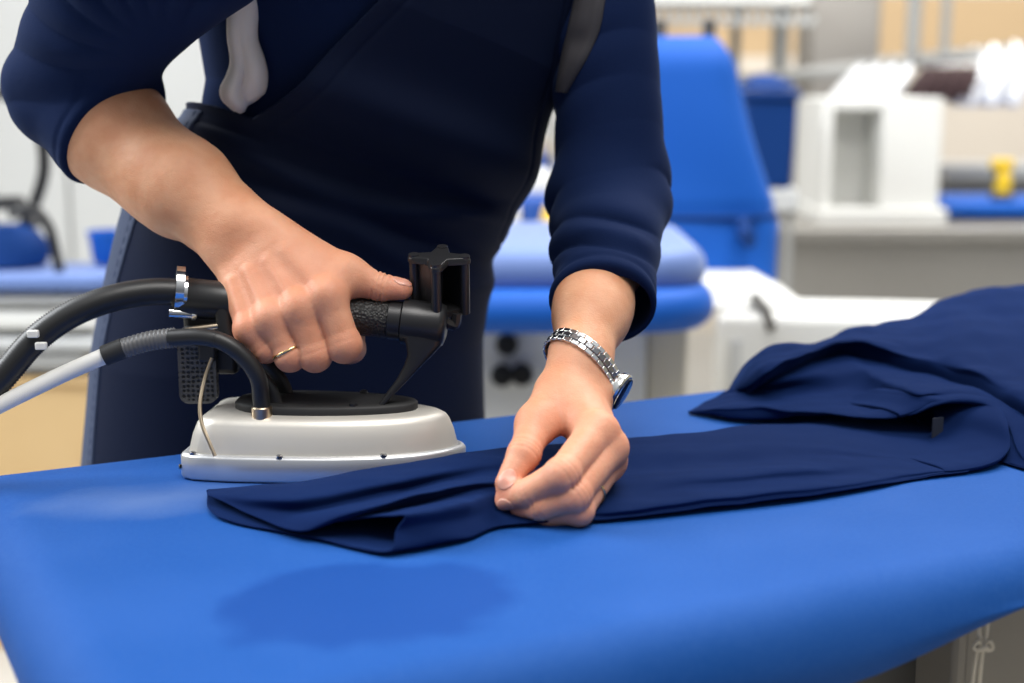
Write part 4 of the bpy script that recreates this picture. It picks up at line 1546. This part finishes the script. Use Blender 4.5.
# redder skin over the knuckles, finger ends and thumbs
att = person.data.attributes.new('redness', 'FLOAT', 'POINT')
pv = np.zeros(len(person.data.vertices) * 3, np.float32)
person.data.vertices.foreach_get('co', pv)
pv = pv.reshape(-1, 3)
red = np.zeros(len(pv), np.float32)
for F_ in (RF, LF):
    for J, r in F_:
        for k, (s, am) in enumerate(((0.017, 0.55), (0.016, 0.55), (0.014, 0.45), (0.016, 0.75))):
            c = J[k].astype(np.float32)
            sel = np.abs(pv - c).max(1) < 0.05
            red[sel] = np.maximum(red[sel], am * np.exp(-((pv[sel] - c) ** 2).sum(1) / (2 * s * s)))
for T in (R_TH, L_TH):
    for k, am in ((2, 0.4), (3, 0.6)):
        c = T[k].astype(np.float32)
        sel = np.abs(pv - c).max(1) < 0.05
        red[sel] = np.maximum(red[sel], am * np.exp(-((pv[sel] - c) ** 2).sum(1) / (2 * 0.018 ** 2)))
for W_r in (R_ALL, L_ALL):
    c = np.mean(W_r, 0).astype(np.float32)
    dd = ((pv - c) ** 2).sum(1)
    red = np.maximum(red, 0.42 * np.exp(-dd / (2 * 0.055 ** 2)))
att.data.foreach_set('value', red)

# nails: thin shells on the finger ends
def nail(tipc, axis, nrm, w, l, name='fingernail'):
    axis = unit(np.asarray(axis)); nrm = unit(nrm - axis * np.dot(nrm, axis)); sd = np.cross(axis, nrm)
    R3 = np.stack([sd, axis, nrm], 1)
    def f(p):
        e = ellip(p, tipc, (w, l, 0.012), R3)
        return smax(body(p) - np.float32(0.00055), e.astype(np.float32), 0.0008)
    o, _ = field_object(name, f, tipc - 0.02, tipc + 0.02, 0.0006, M['nail'], person, smooth=1)
    return o


ax = R_TH[3] - R_TH[2]
nail(R_TH[3] + unit(ax) * 0.001 + A3(0, -0.002, 0.0085), ax, A3(0.05, -0.35, 1.0), 0.0066, 0.0085)
ax = L_TH[3] - L_TH[2]
nail(L_TH[3] + A3(0.000, -0.0075, 0.0045) - unit(ax) * 0.001, ax, A3(0.25, -0.85, 0.75), 0.0064, 0.0085)
ax = LF[0][0][3] - LF[0][0][2]
nail(LF[0][0][3] + A3(0.0, -0.0070, -0.002), ax, A3(-0.1, -1.0, -0.25), 0.0058, 0.0078)

# ------------------------------------------------------------------ clothing
def axis_par(p, a, b):
    a = np.asarray(a, np.float32); ab = np.asarray(b, np.float32) - a
    L2 = float(ab @ ab)
    h = ((p - a) @ ab) / L2
    return h * math.sqrt(L2), math.sqrt(L2)


RAX = unit(R_EL - R_WR)
LAX = unit(L_EL - L_WR)
R_CUFF = D(121, 134, 1.282)
L_CUFF = D(613, 307, 1.192)
R_CN = unit(-RAX + A3(0.10, 0, -0.12))
L_CN = unit(-LAX + A3(0.10, -0.1, 0.02))


def wr_noise(p, s, ph=0.0):
    return (np.sin(p[:, 0] * s + 1.3 * np.sin(p[:, 1] * s * .7 + ph)) + np.sin(p[:, 1] * s * 1.1 + 1.7 * np.sin(p[:, 2] * s * .6 + ph * 2)) + np.sin(p[:, 2] * s * 0.9 + 1.2 * np.sin(p[:, 0] * s * .8 + 3 * ph))) / 3


def sharp(x):
    """rounded ridges with narrow valleys"""
    return 2 * np.abs(np.sin(x * 0.5)) ** 0.85 - 1


def cuffed(p, d, c, n, ax, rin, skin):
    """end a sleeve at the cuff plane with a stitched hem, hollow round the forearm"""
    d = smin(d, skin - np.float32(0.0045), 0.008)
    cut = (p - c.astype(np.float32)) @ n.astype(np.float32)
    d = smax(d + np.exp(-((cut + 0.011) / 0.003) ** 2) * 0.0010, cut, 0.005)
    if near(p, [c], 0.12):
        d = smax(d, -cone(p, c - ax * 0.08, c + ax * 0.025, rin, rin - 0.004), 0.003)
    return d


UNDERARM = (D(122, 16, 1.25), D(203, -46, 1.20))      # slack cloth below the upper arm


def sleeve_r(p):
    d = cone(p, R_CUFF - RAX * 0.04, R_EL + A3(0.006, 0, 0.004), 0.0475, 0.0500)
    d = cuffed(p, d, R_CUFF, R_CN, RAX, 0.0430, arm(p, R_WR, R_EL, R_SH, 1))
    d = smin(d, cone(p, R_EL + A3(0.006, 0, 0.004), R_SH, 0.0510, 0.075), 0.03)
    d = smin(d, cone(p, UNDERARM[0], UNDERARM[1], 0.048, 0.052), 0.02)
    t, L_ = axis_par(p, R_EL, R_SH)
    q = p - R_EL.astype(np.float32)
    # folds fan out from the crook of the elbow
    ck = D(160, 62, 1.20).astype(np.float32)
    v = p - ck
    r = np.sqrt((v * v).sum(1)) + 1e-4
    az = np.arctan2(v[:, 2], -v[:, 0])
    rho = np.sqrt(v[:, 0] ** 2 + v[:, 2] ** 2)
    cd = p - R_CUFF.astype(np.float32)
    cw = np.clip((np.sqrt((cd * cd).sum(1)) - 0.055) / 0.05, 0, 1)
    d = d - 0.0052 * (sharp(az * 19 + 1.4 * np.sin(r * 30) + 1.6 * wr_noise(p, 17)) - 0.1) * np.clip((0.21 - r) / 0.10, 0, 1) * np.clip((rho - 0.03) / 0.05, 0, 1) * np.clip(0.75 + 0.6 * wr_noise(p, 26, 4.0), 0.2, 1) * cw
    d = d - 0.0025 * wr_noise(p, 42, 1.0) * cw
    return d


def sleeve_l(p):
    d = cone(p, L_CUFF - LAX * 0.03, L_EL + A3(-0.016, -0.02, -0.01), 0.0405, 0.0465)
    d = cuffed(p, d, L_CUFF, L_CN, LAX, 0.0345, arm(p, L_WR, L_EL, L_SH, -1))
    d = smin(d, cone(p, L_EL + A3(-0.016, -0.01, 0), L_SH, 0.0450, 0.0430), 0.03)
    t, L_ = axis_par(p, L_CUFF, L_EL + A3(0.0, 0.0, 0.14))
    n = wr_noise(p, 21, 0.7)
    n2 = wr_noise(p, 34, 2.3)
    ph = t * 2 * math.pi / 0.033 + 3.0 * n + p[:, 0] * 40 * np.tanh((0.12 - t) * 30)
    am = np.clip((t - 0.03) / 0.03, 0, 1) * np.clip((0.20 - t) / 0.07, 0.42, 1) * np.clip(0.55 + 0.9 * n2, 0.1, 1)
    d = d - 0.0060 * am * (sharp(ph) + 0.10) - 0.0022 * n
    return d


def sweater(p):
    d = torso(p, 0.010)
    d = smax(d, (1.06 - p[:, 2]).astype(np.float32), 0.01)
    neckcut = p[:, 2] - 1.475
    d = smin(d, cone(p, A3(*Q(0.50, 1.205, 1.40)), R_SH, 0.075, 0.066), 0.05)
    d = smin(d, cone(p, A3(*Q(0.50, 1.205, 1.40)), L_SH, 0.075, 0.056), 0.04)
    q1 = p[:, 0] * 0.891 + p[:, 1] * 0.454
    d = d - 0.003 * wr_noise(p, 30, 2.0)
    r = sleeve_r(p)
    l = sleeve_l(p)
    d = smin(d, r, 0.025)
    d = smin(d, l, 0.012)
    return d


sw, _ = field_object('sweater', sweater, A3(-0.62, 0.95, 1.0), A3(0.30, 1.70, 1.52), 0.0022, M['sweater'], person, smooth=2, lip=1.15)

# apron: a bib with a slanting edge, and a long skirt wrapped round the hips
BIB_A, BIB_B = D(249, 122, 1.30), D(372, -6, 1.26)


def apron_face(p):
    """outer surface of the apron before it is trimmed"""
    q1 = p[:, 0] * 0.891 + p[:, 1] * 0.454
    q2 = -0.454 * p[:, 0] + 0.891 * p[:, 1]
    z = p[:, 2]
    zz = z + TILT * (q1 - 0.49)
    s = np.clip((1.05 - z) / 0.3, 0, 1)
    d = torso(p, 0.024) - 0.010 * s
    # bib sags over the waist in soft horizontal folds
    f = 0.020 * np.exp(-((zz - 1.185) / 0.030) ** 2) - 0.008 * np.exp(-((zz - 1.145) / 0.014) ** 2) + 0.009 * np.exp(-((zz - 1.118 + 0.02 * np.sin(q1 * 17)) / 0.014) ** 2)
    f = f - 0.007 * np.exp(-((zz - 1.092) / 0.012) ** 2) + 0.005 * np.exp(-((zz - 1.066 + 0.012 * np.sin(q1 * 23 + 1)) / 0.014) ** 2)
    f = f * np.clip(0.45 + 0.55 * np.sin((q1 - 0.33) * 9), 0.2, 1)
    d = d - f - 0.0035 * wr_noise(p, 20, 0.4)
    d = d - 0.004 * s * np.sin(q1 * 38 + 2 * np.sin(z * 9))
    return d


def apron(p):
    q1 = p[:, 0] * 0.891 + p[:, 1] * 0.454
    q2 = -0.454 * p[:, 0] + 0.891 * p[:, 1]
    z = p[:, 2]
    d = apron_face(p)
    shell = np.maximum(d, -(d + 0.006))
    zz = z + TILT * (q1 - 0.49)
    c2 = np.interp(zz, TZ_, TC2)
    # bib edge: plane through the two points, seen from the front
    e = unit(BIB_B - BIB_A)
    nn = unit(np.cross(e, FWD))
    if np.dot(nn, SIDE) > 0: nn = -nn
    side_l = ((p - BIB_A.astype(np.float32)) @ nn.astype(np.float32))
    side_r = q1 - 0.655
    bib = np.maximum(np.maximum(side_l, side_r), q2 - (c2 + 0.02))
    skirt = np.maximum(z + 0.42 * (q1 - 0.49) - 1.142, q2 - (c2 + 0.075))
    reg = np.minimum(bib, skirt)
    reg = np.maximum(reg, 0.42 - z)
    # stitched hem: a shallow groove inside every edge
    g = 0.0012 * np.exp(-((reg + 0.018) / 0.0022) ** 2) + 0.0007 * np.exp(-((reg + 0.003) / 0.002) ** 2)
    return smax((shell + g).astype(np.float32), reg.astype(np.float32), 0.003)


ap, _ = field_object('apron', apron, A3(-0.62, 0.98, 0.40), A3(0.30, 1.75, 1.45), 0.0022, M['apron'], person, smooth=2, lip=1.3)


def side_band(p):
    q1 = p[:, 0] * 0.891 + p[:, 1] * 0.454
    q2 = -0.454 * p[:, 0] + 0.891 * p[:, 1]
    z = p[:, 2]
    d = apron_face(p) - np.float32(0.0022)
    c2 = np.interp(z + TILT * (q1 - 0.49), TZ_, TC2)
    v = q2 - c2
    reg = np.maximum(np.abs(v - 0.030) - 0.060, q1 - 0.42)
    reg = np.maximum(np.maximum(reg, z + 0.42 * (q1 - 0.49) - 1.135), 0.43 - z)
    st = 0.0016 * np.exp(-((np.abs(v - 0.030) - 0.050) / 0.0018) ** 2) * (np.sin(z * 2 * math.pi / 0.011) > -0.3)
    return smax(np.maximum(d + st, -(d + 0.006)).astype(np.float32), reg.astype(np.float32), 0.0025)


field_object('side_band', side_band, A3(-0.55, 1.05, 0.40), A3(-0.15, 1.55, 1.30), 0.0022, M['jeans'], ap, smooth=1, lip=1.3)


def trousers(p):
    d = smin(legs(p, 0.014), torso(p, 0.010), 0.05)
    d = smax(d, (p[:, 2] - 1.04).astype(np.float32), 0.01)
    d = smax(d, (0.10 - p[:, 2]).astype(np.float32), 0.005)
    return d - np.float32(0.003) * wr_noise(p, 26, 3)


field_object('trousers', trousers, A3(-0.62, 1.0, 0.05), A3(0.30, 1.80, 1.08), 0.006, M['jeans'], person, smooth=2, lip=1.2)
for i in (0, 1):
    def shoe(p, i=i):
        a, t = ANK[i] + A3(0, 0, -0.02), TOES[i]
        d = cone(p, a - FWD * 0.03 + A3(0, 0, -0.015), t + A3(0, 0, 0.004), 0.043, 0.038)
        d = smin(d, cone(p, a, a + A3(0, 0, 0.035), 0.045, 0.045), 0.02)
        return smax(d, (0.0 - p[:, 2]).astype(np.float32), 0.004)
    field_object('shoe', shoe, ANK[i] - A3(0.25, 0.3, 0.1), ANK[i] + A3(0.25, 0.2, 0.1), 0.004, M['shoe'], person, smooth=1)


def hair(p):
    d = ellip(p, hd(0, -0.022, 0.042), (0.084, 0.098, 0.090), HR3)
    d = smin(d, ball(p, hd(0, -0.125, 0.03), 0.038), 0.02)
    face = ellip(p, hd(0, 0.085, -0.030), (0.066, 0.085, 0.092), HR3)
    d = smax(d, -face, 0.012)
    low = (p - HEADC.astype(np.float32)) @ HU.astype(np.float32)
    d = smax(d, (-0.055 - low).astype(np.float32), 0.02)
    return d - np.float32(0.0006) * np.sin(((p - HEADC.astype(np.float32)) @ SIDE.astype(np.float32)) * 500)


field_object('hair', hair, HEADC - 0.22, HEADC + 0.22, 0.003, M['hair'], person, smooth=1)
for s in (-1, 1):
    e = MB()
    c = hd(0.031 * s, 0.0735, 0.006)
    e.lathe([(0.0001, -0.0118), (0.006, -0.0100), (0.0105, -0.005), (0.0118, 0), (0.0105, 0.005), (0.006, 0.0100), (0.0001, 0.0118)], c=c, n=16)
    eo = e.build('eyeball', M['eye'], person)
    e = MB()
    c = hd(0.031 * s, 0.0838, 0.004)
    e.lathe([(0.0052, -0.001), (0.0052, 0.0), (0.003, 0.0015)], c=c, n=14, M=Matrix(np.stack([SIDE, HU, HF], 1).tolist()).to_4x4())
    e.build('iris', M['iris'], eo)

# pale armhole strap on the right of the body, grey one at the left arm
def shell_strip(name, rows, m, parent, solid=0.003):
    mb = MB()
    rings = [catmull(r, 14) for r in rows]
    k = len(rings[0])
    cols = [catmull([r[j] for r in rings], 24) for j in range(k)]
    mb.loft(cols, caps=False, closed=False)
    return mb.build(name, m, parent, solid=solid, angle=180)


rows = []
for (py, x0, x1, lobe, cre, pla, dy) in ((-14, 231, 258, .006, .007, .006, 0), (12, 230, 256, .007, .007, .007, 0), (38, 230, 255, .008, .007, .008, 0), (60, 233, 262, .008, .006, .010, -1),
                                         (76, 229, 265, .011, .004, .011, -3), (88, 223, 265, .015, .003, .010, -6), (98, 224, 264, .015, .003, .008, -10), (106, 232, 262, .009, .002, .005, -14), (110, 236, 260, -.004, -.006, -.006, -16)):
    Y = 1.264 + 0.00022 * py
    fx = lambda f: x0 + (x1 - x0) * f
    rows.append([D(x0, py, Y), D(fx(.10), py, Y - lobe * .7), D(fx(.24), py, Y - lobe), D(fx(.40), py + dy * .4, Y - cre), D(fx(.62), py + dy * .6, Y - pla), D(fx(.82), py + dy * .8, Y - pla * .75), D(fx(.94), py + dy * .95, Y - pla * .35), D(x1, py + dy, Y)])
shell_strip('armhole_strap', rows, M['strap_white'], sw)['label'] = 'white gathered strap'


def on_cloth(f, px, py, lift, y0=1.0, y1=1.6):
    """first point of a cloth met from the pixel, lifted off it a little"""
    Y = np.linspace(y0, y1, 400)
    pts = np.array([D(px, py, y) for y in Y])
    v = f(pts.astype(np.float32))
    k = int(np.argmax(v < lift))
    return pts[k]


rows = []
for py, x0, x1 in ((-12, 577, 606), (6, 574, 603), (24, 570, 600), (42, 566, 594), (60, 562, 585), (78, 559, 574), (92, 557, 566)):
    rows.append([on_cloth(sweater, x0 + (x1 - x0) * k / 5, py, 0.0035 if 0 < k < 5 else 0.0005) for k in range(6)])
shell_strip('armhole_panel', rows, M['strap_grey'], sw, solid=0.002)['label'] = 'grey panel below the raised arm'

# ------------------------------------------------------------------ the navy garment on the table
def pt(v, off=None):
    p = P(*v) if len(v) == 3 else np.array(v[3:], float)
    return p


def sheet(name, rows, m, parent, nu=60, nv=60, close=False, solid=0.0016, wr=0.0008, floor=BZ + 0.0012, sub=0):
    """cloth through longitudinal curves: rows[i] is a list of points, the same number in each"""
    R_ = [catmull([np.asarray(p, float) for p in r], nu) for r in rows]
    cols = []
    for j in range(nu):
        cols.append(catmull([r[j] for r in R_], nv, closed=close))
    V = np.array(cols)
    n = V.shape[0]
    X = V.reshape(-1, 3)
    w = wr_noise(X, 34, 1.9) * wr * 1.3 + wr_noise(X, 95, 0.3) * wr + wr_noise(X, 240, 1.1) * wr * 0.35
    X[:, 2] = np.maximum(X[:, 2] + w, floor)
    mb = MB()
    mb.loft(list(X.reshape(n, nv, 3)), caps=False, closed=close)
    o = mb.build(name, m, parent, angle=180)
    if solid:
        md = o.modifiers.new('solid', 'SOLIDIFY')
        md.thickness = solid
        md.offset = -1
    md = o.modifiers.new('sub', 'SUBSURF')
    md.levels = md.render_levels = 1
    return o


def pr(*pts): return [P(*v) for v in pts]


def back(row, d, z=None, dz=0.0):
    """the same row moved away from the camera across the board"""
    out = []
    for p in row:
        q = np.array(p) + E2_3 * d
        q[2] = (z if z is not None else q[2] + dz)
        out.append(q)
    return out


E2_3 = np.array([-0.454, 0.891, 0.0])
garment = wthing('navy_garment', 'navy garment with one leg under the iron and the rest heaped on the table', 'garment', P(800, 440, BZ))

# the flattened tube whose open hem lies by the iron
L1 = pr((208, 490, .907), (285, 483, .916), (388, 466, .921), (480, 450, .922), (545, 444, .918), (610, 440, .915), (690, 433, .913), (785, 424, .909), (842, 422, .906), (898, 424, .904), (975, 432, .903))
L2 = pr((210, 496, .911), (292, 496, .925), (395, 479, .927), (485, 463, .924), (545, 458, .918), (610, 455, .917), (690, 449, .918), (792, 442, .918), (850, 447, .913), (902, 452, .907), (975, 456, .904))
L3 = pr((250, 514, .909), (322, 508, .917), (410, 489, .918), (488, 474, .919), (545, 472, .914), (610, 470, .913), (690, 465, .914), (796, 458, .914), (854, 457, .911), (904, 459, .907), (974, 460, .904))
L4 = pr((302, 531, .909), (368, 508, .926), (430, 490, .929), (492, 482, .922), (545, 484, .912), (610, 484, .912), (690, 478, .916), (800, 470, .916), (858, 465, .911), (906, 464, .907), (973, 463, .904))
L5 = pr((350, 519, .916), (398, 507, .919), (445, 497, .919), (495, 489, .917), (545, 494, .909), (610, 497, .911), (690, 488, .912), (800, 480, .911), (862, 472, .909), (908, 468, .907), (972, 466, .904))
L6 = pr((403, 514, .927), (435, 508, .927), (465, 502, .924), (498, 498, .914), (545, 508, .907), (610, 509, .910), (690, 500, .911), (800, 489, .910), (866, 480, .908), (910, 472, .907), (971, 468.5, .9045))
L65 = pr((396, 530, .916), (434, 524, .917), (468, 518, .913), (500, 510, .909), (548, 516, .905), (610, 515, .906), (690, 506, .907), (800, 494, .907), (868, 484, .906), (912, 475, .905), (970, 470, .904))
L7 = pr((383, 554, .9030), (430, 546, .903), (468, 538, .903), (500, 526, .903), (548, 522, .903), (610, 518, .9028), (690, 510, .9028), (800, 498, .9028), (870, 487, .9028), (914, 478, .9028), (969, 471.5, .9028))
L8 = pr((303, 537, .902), (375, 527, .9018), (450, 512, .9018), (505, 502, .9018), (548, 498, .9018), (610, 497, .9018), (690, 488, .9018), (800, 480, .9018), (866, 475, .9018), (908, 468, .9018), (970, 466, .9018))
L9 = pr((217, 518, .902), (300, 506, .9018), (410, 490, .9018), (500, 478, .9018), (548, 473, .9018), (610, 470, .9018), (690, 462, .9018), (800, 458, .9018), (856, 460, .9018), (902, 458, .9018), (972, 458, .9018))
L0 = back(L1, 0.004, BZ + 0.0018)
sheet('leg', [L0, L1, L2, L3, L4, L5, L6, L65, L7, L8, L9], M['garment'], garment, nu=150, nv=110, close=True, solid=0.0014, wr=0.0010)

# upper panel of the heap
r1 = pr((730, 389, .912), (752, 360, .944), (776, 346, .955), (820, 341, .955), (855, 326, .966), (907, 318, .966), (951, 297, .982), (973, 291, .986), (1024, 286, .990), (1100, 282, .99), (1200, 290, .97))
r2 = pr((733, 393, .913), (758, 366, .946), (785, 352, .957), (828, 342, .960), (866, 334, .966), (914, 332, .962), (955, 322, .974), (985, 322, .974), (1035, 325, .974), (1110, 325, .97), (1210, 330, .95))
r3 = pr((736, 397, .911), (766, 370, .946), (798, 354, .957), (838, 343, .962), (878, 344, .962), (926, 356, .954), (964, 362, .958), (1000, 370, .956), (1045, 385, .952), (1120, 400, .95), (1220, 405, .93))
r4 = pr((740, 399, .908), (766, 374, .942), (798, 357, .954), (840, 345, .958), (885, 351, .955), (934, 366, .949), (974, 379, .947), (1015, 396, .945), (1060, 415, .94), (1130, 430, .935), (1230, 435, .92))
r5 = back(r4, 0.012, dz=-0.014)
r0 = [back([p], min(0.05, 0.004 + 0.016 * i), dz=-min(0.03, 0.006 + 0.008 * i))[0] for i, p in enumerate(r1)]
r00 = [back([p], min(0.09, 0.008 + 0.028 * i), BZ + 0.003)[0] for i, p in enumerate(r1)]
sheet('upper_panel', [r00, r0, r1, r2, r3, r4, r5], M['garment'], garment, nu=120, nv=80, wr=0.0024)

# panel below it, ending in the front flap
c0 = pr((742, 384, .914), (776, 362, .936), (830, 352, .941), (862, 354, .942), (890, 359, .941), (915, 366, .938), (945, 374, .936), (985, 390, .932), (1018, 408, .929), (1045, 420, .924), (1090, 435, .92), (1160, 450, .91))
c1 = pr((728, 392, .913), (786, 376, .936), (846, 363, .946), (872, 371, .944), (896, 382, .942), (918, 390, .942), (942, 388, .944), (988, 394, .940), (1016, 412, .932), (1045, 432, .925), (1092, 450, .918), (1160, 465, .91))
c2 = pr((712, 400, .907), (780, 390, .922), (842, 390, .927), (878, 396, .928), (900, 401, .930), (918, 400, .934), (944, 396, .941), (988, 399, .939), (1014, 416, .931), (1040, 444, .919), (1090, 462, .911), (1160, 475, .905))
c3 = pr((690, 410, .904), (734, 408, .913), (778, 404, .921), (840, 412, .921), (880, 415.5, .922), (912, 411.5, .927), (945, 402.5, .938), (985, 405, .936), (1008, 425, .926), (1026, 456, .911), (1080, 470, .906), (1160, 482, .904))
c35 = pr((688, 412, .903), (734, 414, .909), (778, 411, .915)) + back(c3[3:9], 0.006, dz=-0.004) + pr((1027, 464, .906), (1080, 476, .9035), (1160, 486, .903))
c4 = pr((690, 413, .902), (738, 421, .903), (778, 418, .907)) + back(c3[3:9], 0.050, dz=-0.008) + pr((1028, 470, .9025), (1080, 478, .902), (1160, 487, .902))
c5 = [back([p], q, BZ + 0.002)[0] for p, q in zip(c4[:3], (0.003, 0.02, 0.03))] + back(c4[3:9], 0.05, BZ + 0.004) + back(c4[9:], 0.03, BZ + 0.002)
sheet('front_panel', [c0, c1, c2, c3, c35, c4, c5], M['garment'], garment, nu=130, nv=80, wr=0.0018)

# rolled open end with a dark hollow
ro = pr((900, 415, .9245), (912, 411.5, .9272), (928, 406, .933), (945, 402.5, .938), (965, 402, .938), (985, 405, .936), (1000, 414, .931), (1008, 430, .924), (1010, 448, .913), (1001, 461, .906), (986, 468.5, .9032), (966, 472, .9025), (944, 474, .9025))
ri = back(ro, 0.010, dz=0.002)
rb_ = back(ro, 0.045, dz=0.001)
rc_ = back(ro, 0.090, dz=-0.004)
sheet('rolled_end', [ro, ri, rb_, rc_], M['garment'], garment, nu=100, nv=24, solid=0.0030, wr=0.0008)
q = P(948, 440, .915)
MB().box((-0.006, -0.0006, -0.011), (0.006, 0.0006, 0.011), Matrix.Translation(Vector(P(962, 437, .914) + E2_3 * 0.03)) @ Matrix.Rotation(0.45, 4, 'Z')).build('care_tag', mat('tag_grey', (0.02, 0.026, 0.045), 0.7), garment)

# ------------------------------------------------------------------ watch and rings
def ring_on(name, label, c, ax, rad, m, thick=0.0013, wide=0.0028):
    t = wthing(name, label, 'ring', c)
    ax = unit(ax)
    u = unit(np.cross(ax, [0.3, 0.2, 1.0]))
    v = np.cross(ax, u)
    pts = [np.asarray(c) + rad * (math.cos(w) * u + math.sin(w) * v) for w in [2 * math.pi * k / 48 for k in range(48)]]
    mb = MB()
    rings = []
    for k in range(48):
        w = 2 * math.pi * k / 48
        d = math.cos(w) * u + math.sin(w) * v
        rings.append([np.asarray(c) + d * (rad + thick * math.cos(a) * 0.6) + ax * wide * 0.5 * math.sin(a) for a in [2 * math.pi * j / 10 for j in range(10)]])
    rings.append(rings[0])
    mb.loft(rings, caps=False)
    mb.build('band', m, t, angle=80)
    return t


a, b = RF[2][0][0], RF[2][0][1]
s = 0.86
ring_on('wedding_ring', 'thin gold ring on the hand that grips the iron', a + (b - a) * s, b - a, RF[2][1][0] * (1 - s) + RF[2][1][1] * s + 0.0006, M['gold'])
a, b = LF[2][0][0], LF[2][0][1]
s = 0.62
ring_on('gold_ring', 'thin gold ring on the hand that pinches the cloth', a + (b - a) * s, b - a, LF[2][1][0] * (1 - s) + LF[2][1][1] * s + 0.0004, M['gold'])

# wristwatch: bracelet of three-row links round the forearm, case on the outer side
WC = D(581, 369, 1.132)
wax = unit(LAX + A3(0.62, 0.0, 0.30))
wu = unit(np.cross(wax, A3(0, 0, 1)))
if wu[0] < 0: wu = -wu
wv = np.cross(wax, wu)
if wv[1] > 0: wv = -wv                       # wu to the right, wv towards the camera
watch = wthing('wristwatch', 'silver steel wristwatch with a dark blue dial on the wrist', 'watch', WC)


def skin_r(th):
    """distance from the watch centre to the skin in direction th"""
    d = math.cos(th) * wu + math.sin(th) * wv
    s = np.linspace(0.012, 0.06, 97)
    f = body((WC + s[:, None] * d).astype(np.float32))
    k = np.argmax(f > 0)
    return s[k] if f[k] > 0 else 0.03


ths = [2 * math.pi * k / 72 for k in range(72)]
rs_ = np.array([skin_r(t) for t in ths])
for _ in range(6): rs_ = (np.roll(rs_, 1) + rs_ + np.roll(rs_, -1)) / 3
rs_ = np.maximum(rs_, np.roll(rs_, 1) * 0.98)


def wp(th, h, r=0.0):
    k = (th / (2 * math.pi) * 72) % 72
    i = int(k); u = k - i
    rad = rs_[i % 72] * (1 - u) + rs_[(i + 1) % 72] * u + r
    return WC + (math.cos(th) * wu + math.sin(th) * wv) * rad + wax * h


TH0 = math.radians(-31)                        # case direction
CASE_H = 0.36
nl = 30
mbs = {'centre_links': MB(), 'outer_links': MB()}
for k in range(nl):
    t0 = TH0 + CASE_H + (2 * math.pi - 2 * CASE_H) * (k + 0.04) / nl
    t1 = TH0 + CASE_H + (2 * math.pi - 2 * CASE_H) * (k + 0.96) / nl
    for (h0, h1, key, ro_) in ((-0.0066, -0.0027, 'outer_links', 0.0030), (-0.0024, 0.0024, 'centre_links', 0.0034), (0.0027, 0.0066, 'outer_links', 0.0030)):
        sh = 0.5 * (t1 - t0) if key == 'centre_links' else 0
        v = [wp(t0 + sh, h0, .0006), wp(t1 + sh, h0, .0006), wp(t1 + sh, h1, .0006), wp(t0 + sh, h1, .0006), wp(t0 + sh, h0, ro_), wp(t1 + sh, h0, ro_), wp(t1 + sh, h1, ro_), wp(t0 + sh, h1, ro_)]
        mbs[key].add(v, [(0, 3, 2, 1), (4, 5, 6, 7), (0, 1, 5, 4), (1, 2, 6, 5), (2, 3, 7, 6), (3, 0, 4, 7)])
br = mbs['outer_links'].build('bracelet', M['steel_link'], watch, bevel=0.0005, smooth=True)
mbs['centre_links'].build('centre_links', M['steel_dark'], br, bevel=0.0005)
cn = math.cos(TH0) * wu + math.sin(TH0) * wv
ct = np.cross(wax, cn)
cc = wp(TH0, 0, 0.0015)
CM = Matrix(np.stack([ct, wax, cn], 1).tolist()).to_4x4()
if CM.determinant() < 0: CM = Matrix(np.stack([-ct, wax, cn], 1).tolist()).to_4x4()
MB().lathe([(0.0135, -0.001), (0.0155, 0.0), (0.0165, 0.003), (0.0165, 0.0052), (0.0150, 0.0068), (0.0138, 0.0070)], c=cc, n=40, M=CM).build('case', M['steel_link'], watch, angle=30)
MB().lathe([(0.0136, 0.0066), (0.0136, 0.0072)], c=cc, n=40, M=CM).build('dial', M['watch_dial'], watch)
MB().lathe([(0.0138, 0.0078), (0.0136, 0.0086), (0.0120, 0.0090)], c=cc, n=40, M=CM).build('crystal', M['glass'], watch)
m = MB()
for hh, ww, an in ((0.0085, 0.0007, 0.6), (0.0115, 0.0005, 2.4)):
    Mx = CM @ Matrix.Rotation(an, 4, 'Z')
    m.box((-ww, -0.001, 0.0073), (ww, hh, 0.0076), Matrix.Translation(Vector(cc)) @ Mx)
m.build('hands', M['chrome'], watch)
m = MB()
crd = CM @ Vector((0, 1, 0))
m.cyl(cc + cn * 0.0035 - wax * 0.0163, cc + cn * 0.0035 - wax * 0.0193, 0.0022, n=14)
m.build('crown', M['steel_link'], watch)
